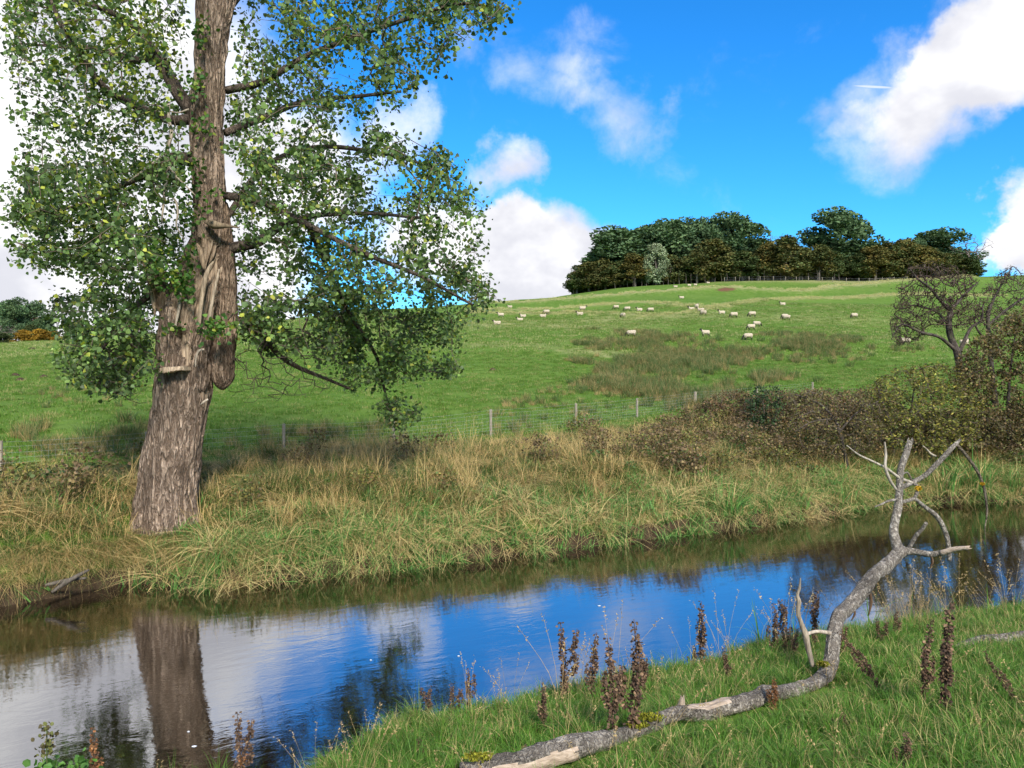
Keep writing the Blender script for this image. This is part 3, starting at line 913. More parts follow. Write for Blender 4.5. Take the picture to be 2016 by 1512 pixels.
    G = [
        [(378, 235, 16.5, 11), (335, 236, 16.2, 9.5), (270, 210, 15.6, 8.5), (205, 172, 15.0, 7), (160, 110, 14.6, 5.5), (128, 65, 14.4, 4.5), (100, 0, 14.2, 3.5), (80, -70, 14, 2)],
        [(382, 225, 16.6, 15), (352, 185, 16.6, 14), (318, 125, 16.5, 13), (292, 90, 16.4, 11), (262, 50, 16.3, 8), (220, 25, 16.2, 6), (150, 0, 16.0, 4), (60, -30, 15.7, 2.5)],
        [(305, 112, 16.45, 8), (270, 118, 16.6, 7), (235, 112, 16.8, 6), (190, 95, 17.0, 5), (120, 92, 17.3, 3.5), (30, 85, 17.6, 2)],
        [(384, 318, 16.4, 14), (345, 310, 16.2, 13), (320, 330, 15.9, 9), (250, 360, 15.5, 6), (170, 400, 15.1, 4), (80, 420, 14.8, 2.5)],
        [(440, 492, 16.6, 13), (480, 484, 16.6, 11), (512, 474, 16.6, 10), (540, 452, 16.6, 9), (565, 438, 16.6, 7.5), (620, 425, 16.4, 5), (720, 420, 16.0, 4), (840, 430, 15.6, 3)],
        [(455, 625, 16.7, 8), (480, 634, 16.8, 7), (515, 655, 16.9, 7), (545, 695, 17.5, 6), (585, 722, 18.1, 5), (640, 745, 18.7, 3.5), (700, 770, 19.2, 2.5)],
        [(445, 178, 16.6, 8), (520, 160, 16.4, 7), (600, 112, 16.2, 6), (700, 72, 15.9, 5), (800, 38, 15.6, 4), (900, 8, 15.4, 3), (980, 15, 15.3, 1.8)],
        [(443, 262, 16.9, 8), (510, 235, 17.5, 7), (600, 200, 18.0, 5.5), (700, 190, 18.3, 4), (790, 180, 18.5, 2.5)],
        [(442, 385, 16.5, 8), (520, 400, 16.0, 7), (620, 450, 15.5, 6), (720, 500, 15.2, 5), (830, 545, 16.0, 4), (930, 600, 16.8, 2.5)],
        [(445, 430, 17.0, 7), (520, 330, 17.8, 6), (620, 290, 18.2, 5), (740, 300, 18.4, 4), (860, 330, 18.4, 2.5)],
        [(600, 430, 16.45, 5), (650, 540, 17.8, 4.5), (690, 620, 18.6, 4), (740, 700, 19.3, 3.5), (755, 760, 19.6, 2.8), (770, 820, 19.6, 1.8)],
        [(330, 560, 16.5, 9), (270, 600, 16.2, 6), (220, 660, 15.9, 4.5), (180, 720, 15.7, 2.5)],
        [(320, 500, 16.9, 6), (230, 470, 17.2, 5), (130, 480, 17.4, 3.5), (60, 480, 17.5, 2)],
        [(440, 20, 16.7, 12), (510, -60, 17.2, 9), (600, -160, 17.6, 7), (700, -260, 18.0, 4), (760, -340, 18.2, 2)],
        [(430, -60, 16.4, 11), (350, -150, 15.8, 8), (260, -230, 15.4, 6), (180, -300, 15.2, 3)],
        [(455, -150, 16.3, 9), (560, -230, 15.4, 7), (680, -280, 14.8, 5), (800, -300, 14.4, 3)],
        [(452, -220, 16.6, 8), (400, -320, 17.4, 6), (330, -400, 17.9, 3)]]
    nodes = []; parents = []
    for k, g in enumerate(G):
        q = limb('limb', g, LB, 0.16, 10, 0.12, None, 20 + k)
        for m_, p in enumerate(q[::2]):
            parents.append(len(nodes) - 1 if m_ else -1); nodes.append(p[:3])
    for y in range(420, -560, -40):
        parents.append(-1); nodes.append(P(float(trunk_c(y)), y, TREE_Y))
    # dead pale branches
    for g, s in [([(332, 205, 15.7, 3), (333, 240, 15.6, 3.6), (338, 262, 15.55, 4), (328, 300, 15.5, 4), (331, 330, 15.5, 4), (324, 380, 15.5, 3), (318, 440, 15.5, 1.5)], 41),
                 ([(328, 320, 15.5, 3), (345, 345, 15.45, 2), (365, 365, 15.4, 1.6), (385, 385, 15.4, 1)], 42),
                 ([(325, 375, 15.5, 2.2), (345, 395, 15.45, 2), (350, 420, 15.45, 2), (347, 445, 15.45, 1.6), (362, 470, 15.4, 1)], 43),
                 ([(326, 300, 15.5, 2.4), (290, 330, 15.2, 2.2), (252, 358, 15.0, 1.6)], 44),
                 ([(372, 215, 15.9, 2), (345, 222, 15.8, 1.6), (310, 208, 15.7, 1.2), (290, 205, 15.6, .8)], 45)]:
        limb('dead_branch', g, M['dead_wood'], 0.08, 6, 0.12, 'pale dead branch hanging in the crown' if s == 41 else None, s, tint=(.95, .93, .9))
    # crown: points the twigs reach for
    reg = [([(0, -60), (380, -60), (382, 330), (250, 350), (40, 330), (22, 200), (0, 140)], 560, 16.2, 1.9),
           ([(20, 330), (380, 300), (385, 520), (300, 560), (200, 560), (70, 540), (20, 480), (10, 400)], 590, 16.2, 1.8),
           ([(100, 590), (210, 560), (310, 545), (308, 700), (292, 760), (230, 780), (125, 745), (112, 660)], 340, 17.0, 1.3),
           ([(440, -60), (960, -60), (1005, 20), (955, 70), (890, 85), (850, 150), (800, 205), (720, 195), (600, 300), (450, 300)], 600, 16.6, 1.9),
           ([(450, 300), (600, 300), (720, 205), (790, 280), (905, 300), (890, 350), (960, 385), (945, 480), (938, 560), (700, 600), (470, 600)], 800, 17.2, 1.9),
           ([(640, 570), (940, 540), (985, 592), (900, 640), (908, 755), (860, 778), (800, 845), (762, 845), (740, 765), (650, 740)], 460, 19.6, 0.9),
           ([(470, 590), (645, 590), (650, 700), (480, 670)], 190, 17.4, 1.2),
           ([(100, -60), (950, -60), (860, -240), (760, -360), (560, -520), (420, -560), (250, -430), (120, -280)], 480, 16.6, 2.3)]
    att = []
    for poly, cnt, ym, ys in reg:
        pa = np.array(poly); lo, hi = pa.min(0), pa.max(0)
        got = 0
        while got < cnt:
            x = rng.uniform(lo[0], hi[0]); y = rng.uniform(lo[1], hi[1])
            if not in_poly(np.array([x]), np.array([y]), poly)[0]: continue
            Yd = rng.normal(ym, ys)
            if not 11.8 < Yd < 22: continue
            if vnoise(x / 46.0, y / 46.0, Yd * 0.5) < 0.28 or vnoise(x / 85.0 + 7, y / 70.0, 1.5) < 0.24: continue      # airy gaps between the sprays
            if abs(x - trunk_c(y)) < 55 and Yd < 17.3: continue
            if 400 < x < 475 and 400 < y < 790 and Yd < 17.4: continue
            att.append(P(x, y, Yd)); got += 1
    att = np.array(att)
    N, par, tips = grow(np.array(nodes), parents, att, rng, 0.30, 0.06, 0.05)
    mb = MB()
    start = len(nodes)
    skeleton_tubes(mb, N, par, 0.0060, 0.42, start, 0.06, (1.2, 1.15, 1.05))
    # bare sprays low on the right of the trunk, and a few outside the leaves
    bare = []
    for _ in range(420):
        x, y = rng.uniform(440, 680), rng.uniform(610, 800)
        if y > 800 - (x - 440) * 0.1: continue
        bare.append(P(x, y, rng.normal(16.9, 0.7)))
    for _ in range(140):
        bare.append(P(rng.uniform(190, 300), rng.uniform(640, 800), rng.normal(16.4, 0.6)))
    nb = np.array(nodes)
    N2, par2, _ = grow(nb, parents, np.array(bare), rng, 0.25, 0.02, 0.05)
    skeleton_tubes(mb, N2, par2, 0.0055, 0.42, start, 0.04, (0.6, 0.58, 0.56))
    for (x, y, Yd) in [(375, 640, 15.75), (395, 660, 15.7), (420, 640, 15.75), (350, 545, 15.7), (330, 540, 15.7), (370, 560, 15.75)]:
        pass
    tw = link('twigs', mb.mesh('twigs', M['twig'], True, base), root, kind='stuff')
    # leaves on the last stretch of each twig
    LP, LC, LS = [], [], []
    for tp in tips:
        i = tp; cn = 0
        k = rng.integers(11, 21)
        chain = []
        while i >= start and cn < 3: chain.append(N[i]); i = par[i]; cn += 1
        chain.append(N[i])
        chain = np.array(chain)
        t = rng.uniform(0, max(0.9, len(chain) - 1.2), k)
        f = np.floor(t).astype(int); f = np.minimum(f, len(chain) - 2)
        q = chain[f] + (chain[f + 1] - chain[f]) * (t - f)[:, None]
        q = q + rng.normal(0, 0.125, (k, 3))
        LP.append(q)
        px, py = CX + N[tp][0] / N[tp][1] * F, HY - (N[tp][2] - EYE) / N[tp][1] * F
        yel = 0.10 + 0.85 * math.exp(-((px - 270) / 170) ** 2 - ((py - 80) / 120) ** 2) + 0.25 * math.exp(-((px - 190) / 110) ** 2 - ((py - 400) / 80) ** 2) + 0.2 * math.exp(-((px - 560) / 120) ** 2 - ((py - 300) / 140) ** 2)
        yel *= 0.4 + 1.2 * vnoise(np.array([N[tp][0] * 1.5]), np.array([N[tp][1] * 1.5]), np.array([N[tp][2] * 1.5]))[0]
        LC.append(pick_cols(rng, k, [(0.085, 0.142, 0.042), (0.140, 0.212, 0.056), (0.33, 0.36, 0.055), (0.100, 0.145, 0.062)], [1 - yel * .6, .75, yel * 1.1, .45]))
        LC[-1] = np.clip(LC[-1] * rng.lognormal(-.03, .30), .008, .6)
        LS.append(np.clip(rng.normal(0.083, 0.022, k), .04, .13))
    # leafy tufts sprouting from the trunk
    for (x, y, rx, ry, Yd, k) in [(425, 645, 36, 26, 15.68, 150), (345, 645, 26, 14, 15.75, 40), (345, 545, 36, 34, 15.7, 170), (370, 565, 20, 30, 15.72, 70), (375, 500, 16, 30, 15.8, 60), (305, 500, 50, 36, 15.6, 200),
                              (395, 60, 30, 45, 15.9, 60), (385, 165, 26, 40, 15.9, 80), (400, 245, 26, 25, 15.95, 55), (385, 340, 18, 50, 15.85, 70), (375, 415, 30, 40, 15.75, 130), (455, 640, 12, 8, 16.0, 14), (425, 380, 16, 14, 15.9, 16)]:
        q = np.array([P(x + rng.normal(0, rx * .5), y + rng.normal(0, ry * .5), Yd + rng.normal(0, 0.14)) for _ in range(k)])
        LP.append(q); LS.append(rng.uniform(0.06, 0.11, k))
        LC.append(pick_cols(rng, k, [(0.055, 0.135, 0.028), (0.095, 0.185, 0.032), (0.22, 0.27, 0.04)], [1, 1, .3]))
    LP, LC, LS = np.concatenate(LP), np.concatenate(LC), np.concatenate(LS)
    px, py = CX + LP[:, 0] / LP[:, 1] * F, HY - (LP[:, 2] - EYE) / LP[:, 1] * F
    inview = (px > 5) & (px < 2010) & (py > 5) & (py < 1500)
    order = np.argsort(np.where(inview, LP[:, 1] / LS, 1e9))
    single = order[:300]
    keep = np.ones(len(LP), bool); keep[single] = False
    V, Fc, C = leaves(LP[keep], LS[keep], rng, 0.7, LC[keep])
    link('foliage', mk_mesh('foliage', V - base, [Fc], M['leaf'], C, True), root, kind='stuff')
    protos = []
    for k in range(10):
        v, f, c = leaves(np.zeros((1, 3)), 1.0, np.random.default_rng(50 + k), 0.7, LC[single[k * 7:k * 7 + 1]])
        protos.append(mk_mesh('leaf', v, [f], M['leaf'], c, True))
    for k, s in enumerate(single):
        o = bpy.data.objects.new('leaf', protos[k % 10])
        o.parent = root; o.location = LP[s] - base
        o.rotation_euler = (0, 0, rng.uniform(0, 6.28)); o.scale = (LS[s],) * 3
        col.objects.link(o)
    print('poplar leaves', len(LP))
build_poplar()

# ------------------------------------------------------------------ the wood on the hill
def ellipsoid_pts(rng, n, c, r, shell=0.55):
    d = rng.normal(0, 1, (n, 3)); d /= np.linalg.norm(d, axis=1)[:, None]
    k = shell + (1 - shell) * rng.random((n, 1)) ** 0.6
    return np.asarray(c) + d * k * np.asarray(r)


def pine_meshes(seed):
    """unit-height pine: bare leaning trunk with limbs, flat-topped clumps of dark needles"""
    rng = np.random.default_rng(seed)
    mb = MB(); cr = MB()
    lean = rng.normal(0, 0.03, 2)
    tp = np.array([[0, 0, -0.05], [lean[0] * .3, lean[1] * .3, 0.3], [lean[0], lean[1], 0.6], [lean[0] * 1.5, lean[1] * 1.5, 0.9]])
    q = resample(tp, 0.08)
    V, Fs = tube(q, np.linspace(0.026, 0.008, len(q)), 7)
    mb.add(V, Fs, (1, 1, 1))
    n = rng.integers(20, 25)
    for k in range(n):
        h = 0.30 + 0.68 * (k + rng.random()) / n
        reach = 0.30 * math.sqrt(max(0.06, 1 - ((h - 0.62) / 0.42) ** 2))
        a = rng.uniform(0, 6.28); r = reach * rng.uniform(0.35, 1.0)
        if h > 0.9: r *= 0.5
        c = np.array([lean[0] * h * 1.5 + math.cos(a) * r, lean[1] * h * 1.5 + math.sin(a) * r, h])
        s = np.array([0.150, 0.150, 0.115]) * rng.uniform(0.75, 1.3)
        o = np.array([lean[0] * h, lean[1] * h, h - 0.09])
        V, Fs = tube(np.array([o, (o + c) / 2 + [0, 0, -0.015], c]), [0.008, 0.006, 0.003], 4, None, False)
        mb.add(V, Fs, (1, 1, 1))
        m = 400
        p = ellipsoid_pts(rng, m, c, s, 0.5)
        ax = np.c_[(p - c)[:, :2] * 3, np.abs(rng.normal(0.5, .3, m))]
        shade = pick_cols(rng, m, [(0.064, 0.110, 0.052), (0.084, 0.138, 0.062), (0.115, 0.170, 0.074)], [1, 1, .5])
        v, f, cc = leaves(p, rng.uniform(0.022, 0.040, m), rng, -0.2, shade, CARD, ax)
        cr.add(v, f, cc)
    return mb, cr


def broad_meshes(seed, pal, wts, low=0.12, dens=1.0, size=1.0, peak=1.0):
    """unit-height broadleaf tree with a crown almost to the ground, built of leafy sprays in layers"""
    rng = np.random.default_rng(seed)
    mb = MB(); cr = MB()
    q = resample(np.array([[0, 0, -0.05], [rng.normal(0, .02), 0, 0.35], [rng.normal(0, .03), rng.normal(0, .03), 0.8]]), 0.1)
    V, Fs = tube(q, np.linspace(0.028, 0.008, len(q)), 7); mb.add(V, Fs)
    n = int(60 * dens)
    for k in range(n):
        h = low + (0.96 - low) * rng.random() ** 0.85
        u = (h - low) / (1 - low)
        reach = 0.36 * (1 - u ** (1.7 * peak)) ** 0.7 * (0.55 + 0.45 * min(1, u * 4))
        a = rng.uniform(0, 6.28); r = reach * math.sqrt(rng.uniform(0.15, 1.0))
        c = np.array([math.cos(a) * r, math.sin(a) * r, h])
        s = np.array([0.110, 0.110, 0.095]) * rng.uniform(0.7, 1.35)
        V, Fs = tube(np.array([[0, 0, h - 0.07], c * [.6, .6, 1] - [0, 0, .02], c]), [0.007, 0.005, 0.002], 4, None, False)
        mb.add(V, Fs)
        m = 130
        p = ellipsoid_pts(rng, m, c, s, 0.35)
        tint = rng.choice(len(pal), p=np.array(wts) / np.sum(wts))
        w = np.array(wts, float); w[tint] += 1.5 * np.sum(w)
        v, f, cc = leaves(p, rng.uniform(0.024, 0.046, m) * size, rng, 0.1, pick_cols(rng, m, pal, w, 0.2), CARD)
        cr.add(v, f, cc)
    return mb, cr


def bare_meshes(seed, nat=170, spread=0.34):
    rng = np.random.default_rng(seed)
    nodes = [np.array([0, 0, z]) + rng.normal(0, .008, 3) for z in np.linspace(-0.05, 0.55, 9)]
    par = [-1] + list(range(8))
    att = []
    while len(att) < nat:
        p = rng.uniform(-1, 1, 3)
        if p @ p > 1: continue
        att.append(np.array([p[0] * spread, p[1] * spread, 0.66 + p[2] * 0.34]))
    N, pr, _ = grow(np.array(nodes), par, att, rng, 0.06, 0.1, 0.012)
    mb = MB()
    V, Fs = tube(np.array(nodes), np.linspace(0.022, 0.01, 9), 7); mb.add(V, Fs)
    skeleton_tubes(mb, N, pr, 0.0035, 0.38, 9, 0.02, (1, 1, 1), (3, 4, 5))
    return mb, None


M['pine_bark'] = plain_mat('pine_bark', (0.16, 0.085, 0.055), 0.9, 0.1, 0.3, 1)
M['grey_bark'] = plain_mat('grey_bark', (0.15, 0.13, 0.11), 0.9, 0.1, 0.3, 1)
M['bare_twigs'] = plain_mat('bare_twigs', (0.19, 0.15, 0.13), 0.9, 0.1, 0.2, 1)

BEECH = [(0.105, 0.105, 0.030), (0.135, 0.110, 0.032), (0.075, 0.095, 0.030), (0.19, 0.13, 0.030)]
GOLD = [(0.20, 0.145, 0.034), (0.145, 0.125, 0.034), (0.25, 0.165, 0.034)]
DARKG = [(0.055, 0.085, 0.030), (0.072, 0.098, 0.034), (0.10, 0.10, 0.034)]
PALE = [(0.24, 0.29, 0.17), (0.18, 0.23, 0.12), (0.30, 0.33, 0.21)]
def _proto(fn, bark, *a, **k):
    mb, cr = fn(*a, **k)
    return (mb.mesh('trunk', bark), cr.mesh('crown', M['far_leaf']) if cr else None)
GOLD = [(0.135, 0.115, 0.034), (0.105, 0.105, 0.032), (0.17, 0.125, 0.034)]
BEECH = [(0.088, 0.098, 0.032), (0.108, 0.100, 0.032), (0.066, 0.090, 0.032), (0.135, 0.105, 0.032)]
PR = {'pine': [_proto(pine_meshes, M['pine_bark'], s) for s in (1, 2, 3, 4)],
      'beech': [_proto(broad_meshes, M['grey_bark'], 20 + s, BEECH, [1, .7, .8, .25]) for s in range(4)],
      'gold': [_proto(broad_meshes, M['grey_bark'], 30 + s, GOLD, [1, .9, .35]) for s in range(2)],
      'dark': [_proto(broad_meshes, M['grey_bark'], 40 + s, DARKG, [1, .9, .5], 0.14, 1.2) for s in range(2)],
      'deep': [_proto(broad_meshes, M['grey_bark'], 45 + s, DARKG, [1, .9, .5], 0.0, 1.1, 1.15) for s in range(2)],
      'hedge': [_proto(broad_meshes, M['grey_bark'], 36 + s, [(0.30, 0.17, 0.024), (0.20, 0.14, 0.03), (0.38, 0.22, 0.026)], [1, .8, .5], 0.02) for s in range(2)],
      'pale': [_proto(broad_meshes, M['grey_bark'], 50, PALE, [1, .8, .5], 0.10, 1.1, 0.9, 1.2)],
      'bare': [_proto(bare_meshes, M['bare_twigs'], 60 + s) for s in range(3)]}
_treen = [0]
def far_tree(kind, name, px, Y, top, wpx, label, group, sink=0.0):
    k = _treen[0]; _treen[0] += 1
    x = (px - CX) / F * Y
    z = gz(x, Y) - sink
    h = EYE - (top - HY) / F * Y - z
    wid = wpx / F * Y
    nominal = {'pine': 0.62, 'bare': 0.66}.get(kind, 0.72)
    s = wid / nominal
    root = empty(name, (x, Y, z), label, 'tree', group, rz=(k * 2.399) % 6.283)
    root.scale = (s, s, h)
    tr, cr = PR[kind][k % len(PR[kind])]
    link('trunk', tr, root)
    if cr is not None: link('crown', cr, root)
    return root

_ord = ['leftmost', 'second', 'third', 'fourth', 'fifth', 'sixth', 'seventh', 'eighth', 'ninth', 'tenth', 'eleventh', 'twelfth', 'thirteenth', 'fourteenth', 'fifteenth', 'sixteenth', 'seventeenth', 'eighteenth', 'nineteenth', 'twentieth', 'twenty-first', 'twenty-second', 'twenty-third', 'twenty-fourth', 'twenty-fifth', 'twenty-sixth', 'twenty-seventh', 'twenty-eighth', 'twenty-ninth', 'thirtieth']
def ordn(k, tail): return ('leftmost ' if k == 0 else _ord[k] + ' from the left ') + tail

def build_wood():
    rng = np.random.default_rng(5)
    pines = [(1172, 512, 80), (1205, 484, 95), (1240, 462, 110), (1276, 452, 90), (1308, 444, 100), (1345, 441, 78), (1372, 438, 62), (1402, 452, 60), (1436, 431, 98), (1470, 474, 90), (1655, 430, 105), (1668, 480, 90), (1806, 476, 36), (1853, 458, 90), (1885, 492, 70)]
    for k, (px, top, w) in enumerate(pines):
        far_tree('pine', 'pine_tree', px, 231 + rng.uniform(-3, 6), top, w * 1.2, ordn(k, 'of the dark green pines rising in the hilltop wood'), 'pines in the hilltop wood')
    front = [(1136, 538, 46, 'dark'), (1160, 522, 58, 'beech'), (1192, 517, 60, 'beech'), (1222, 520, 56, 'dark'), (1250, 505, 62, 'gold'), (1270, 516, 50, 'dark'), (1318, 508, 50, 'beech'), (1345, 512, 52, 'dark'), (1372, 498, 60, 'beech'), (1402, 478, 76, 'beech'),
             (1430, 492, 66, 'beech'), (1462, 500, 60, 'dark'), (1490, 505, 50, 'beech'), (1512, 484, 58, 'gold'), (1545, 472, 74, 'beech'), (1575, 490, 60, 'beech'), (1612, 488, 62, 'beech'), (1638, 500, 56, 'dark'), (1690, 505, 56, 'dark'), (1722, 490, 62, 'gold'), (1752, 484, 60, 'beech'), (1782, 478, 66, 'beech'), (1815, 488, 62, 'gold'), (1842, 500, 58, 'beech'), (1868, 505, 60, 'beech'), (1896, 512, 56, 'dark'), (1912, 522, 44, 'dark')]
    what = {'beech': 'olive brown beech', 'dark': 'dark green leafy tree', 'gold': 'golden brown autumn tree'}
    cnt = {}
    for px, top, w, kd in front:
        k = cnt.get(kd, 0); cnt[kd] = k + 1
        lab = {'beech': 'of the olive brown trees at the front of the wood', 'dark': 'of the dark green leafy trees fronting the wood', 'gold': 'of the golden brown trees at the front of the wood'}[kd]
        far_tree(kd, {'beech': 'beech_tree', 'dark': 'broadleaf_tree', 'gold': 'autumn_tree'}[kd], px, 221 + rng.uniform(-2, 2), top - 4, w * 1.25, ordn(k, lab), 'broadleaf trees fronting the hilltop wood')
    far_tree('pale', 'whitebeam_tree', 1291, 217.5, 478, 54, 'pale silvery green tree at the front of the hilltop wood', None)
    for k, (px, top, w) in enumerate([(1508, 458, 50), (1535, 456, 60), (1592, 460, 74), (1626, 474, 50), (1700, 472, 44), (1745, 472, 50), (1780, 466, 44), (1908, 462, 84)]):
        far_tree('bare', 'bare_tree', px, 236 + rng.uniform(-2, 4) if k < 7 else 226, top, w,
                 ordn(k, 'of the leafless trees behind the wood') if k < 7 else 'leafless grey tree at the right end of the wood', 'leafless trees of the hilltop wood' if k < 7 else None)
    # deeper rows that close the wood behind
    for row, (Y, t0) in enumerate([(236, 512), (246, 506)]):
        for px in range(1140 + row * 14, 1915, 30):
            far_tree('deep', 'woodland_tree', px + rng.uniform(-5, 5), Y + rng.uniform(-3, 3), t0 + rng.uniform(-5, 8) + max(0, (1250 - px)) * .28, 54, 'dark leafy tree deep inside the hilltop wood', 'trees deep inside the hilltop wood')
    far_tree('bare', 'bare_sapling', 1129, 222, 516, 20, 'tiny leafless tree at the left edge of the hilltop wood', None)
    # slender stems along the wood's edge
    mbs = []
    for s in range(3):
        r = np.random.default_rng(90 + s); mb = MB()
        q = resample(np.array([[0, 0, -.1], [r.normal(0, .04), 0, .5], [r.normal(0, .08), 0, 1.0]]), .15)
        V, Fs = tube(q, np.linspace(0.05, .02, len(q)) * 0.9, 6); mb.add(V, Fs)
        mbs.append(mb.mesh('sapling_stem', M['grey_bark']))
    for px in np.arange(1215, 1660, 11.5):
        px = px + rng.uniform(-4, 4); Y = 217.5 + rng.uniform(-1, 2.5); x = (px - CX) / F * Y
        o = link('sapling_stem', mbs[int(px) % 3], None, 'slender pale stem in the row along the edge of the wood', 'tree trunk', 'slender stems along the edge of the wood', loc=(x, Y, gz(x, Y)))
        s = rng.uniform(1.6, 2.6); o.scale = (1.6, 1.6, s * 1.2)
build_wood()

def build_left_trees():
    for k, (px, top, w, Y) in enumerate([(2, 606, 60, 196), (31, 594, 56, 190), (66, 600, 52, 193), (94, 628, 30, 197)]):
        far_tree('pine', 'pine_tree', px, Y, top, w, ordn(k, 'of the distant pines on the skyline at the left edge'), 'distant pines at the left edge')
    for k, (px, top, w) in enumerate([(18, 640, 46), (-12, 632, 40)]):
        far_tree('bare', 'bare_tree', px, 170, top, w, ['small purplish leafless tree below the distant left pines', 'leafless tree at the very left edge below the pines'][k], None)
    for k, (px, top, w, kd, lab) in enumerate([(48, 650, 44, 'hedge', 'golden orange hedge bush under the distant left pines, left one'), (80, 647, 46, 'hedge', 'golden orange hedge bush under the distant left pines, middle one'), (108, 652, 36, 'hedge', 'golden orange hedge bush beside the poplar leaves, right one'), (8, 656, 40, 'dark', 'dark green hedge bush at the left edge of the skyline'), (60, 640, 40, 'dark', 'dark green bush behind the golden hedge on the left')]):
        far_tree(kd, 'hedge_bush', px, 152 + k * 2.5 if kd == 'hedge' else 164, top, w, lab, None, 0.4)
    for k, (px, top, w) in enumerate([(150, 628, 46), (215, 622, 60), (270, 626, 50)]):
        far_tree('beech', 'skyline_tree', px, 180, top, w, ordn(k, 'of the small trees on the skyline behind the poplar'), 'small trees on the skyline behind the poplar')
build_left_trees()

# ------------------------------------------------------------------ sheep
def sheep_mesh(pose):
    parts = []
    def blob(path, rad, sides=12): parts.append(tube(resample(np.c_[path, rad], 0.05)[:, :3], resample(np.c_[path, rad], 0.05)[:, 3], sides))
    lift = 0.0 if pose != 'lying' else -0.30
    up = lift
    blob([(-.52, 0, .60 + up), (-.48, 0, .61 + up), (-.34, 0, .60 + up), (0, 0, .57 + up), (.28, 0, .60 + up), (.42, 0, .62 + up), (.47, 0, .62 + up)], [.04, .17, .235, .25, .22, .17, .05], 16)
    if pose == 'grazing':
        blob([(.36, 0, .62), (.52, 0, .50), (.62, 0, .34)], [.15, .11, .085]); blob([(.60, 0, .36), (.66, 0, .22), (.70, 0, .07)], [.085, .075, .045])
        ears = (.60, .36)
    else:
        blob([(.36, 0, .66 + up), (.50, 0, .82 + up), (.56, 0, .95 + up)], [.15, .11, .085]); blob([(.54, 0, .96 + up), (.66, 0, .92 + up), (.78, 0, .86 + up)], [.085, .075, .045])
        ears = (.55, 1.0 + up)
    for s in (-1, 1):
        blob([(ears[0], s * .05, ears[1]), (ears[0] - .01, s * .12, ears[1] + .01), (ears[0] - .01, s * .17, ears[1] - .01)], [.03, .032, .012], 6)
        if pose != 'lying':
            blob([(.30, s * .12, .50), (.31, s * .12, .28), (.30, s * .12, .02)], [.09, .045, .035], 8)
            blob([(-.36, s * .13, .52), (-.33, s * .13, .36), (-.41, s * .13, .22), (-.39, s * .13, .02)], [.13, .07, .04, .035], 8)
        else:
            blob([(.25, s * .2, .10), (.42, s * .18, .06), (.5, s * .16, .05)], [.07, .05, .035], 8)
            blob([(-.35, s * .2, .14), (-.2, s * .26, .08), (-.08, s * .26, .06)], [.11, .07, .04], 8)
    mb = MB()
    for V, Fs in parts: mb.add(V, Fs)
    tmp = bpy.data.objects.new('tmp', mb.mesh('tmp', M['fleece'])); col.objects.link(tmp)
    md = tmp.modifiers.new('r', 'REMESH'); md.mode = 'VOXEL'; md.voxel_size = 0.028
    dg = bpy.context.evaluated_depsgraph_get()
    me = bpy.data.meshes.new_from_object(tmp.evaluated_get(dg))
    bpy.data.objects.remove(tmp)
    me.materials.clear(); me.materials.append(M['fleece']); me.materials.append(M['blackface'])
    n = len(me.vertices); v = np.empty(n * 3); me.vertices.foreach_get('co', v); v = v.reshape(-1, 3)
    fl = (v[:, 0] < .48) & (v[:, 2] > .36 + up)
    nz = (vnoise(v[:, 0] * 14, v[:, 1] * 14, v[:, 2] * 14) - 0.5) * 0.05 * fl
    c = v.mean(0); d = v - np.array([0, 0, .58 + up]); d[:, 0] = 0
    d /= np.linalg.norm(d, axis=1)[:, None] + 1e-6
    v = v + d * nz[:, None]; me.vertices.foreach_set('co', v.ravel())
    a = me.color_attributes.new('Col', 'FLOAT_COLOR', 'POINT')
    cc = np.ones((n, 4)); a.data.foreach_set('color', cc.ravel())
    idx = np.zeros(len(me.polygons), np.int32)
    for p in me.polygons:
        ce = p.center
        head = ce.x > .53 and (pose == 'grazing' or ce.z > .78 + up) if pose != 'lying' else ce.x > .53 and ce.z > .5
        ear = abs(ce.y) > .07 and ce.x > .5
        leg = pose != 'lying' and ce.z < .33 and ce.x < .5
        idx[p.index] = 1 if (head or leg or ear) else 0
        p.use_smooth = True
    me.polygons.foreach_set('material_index', idx)
    return me


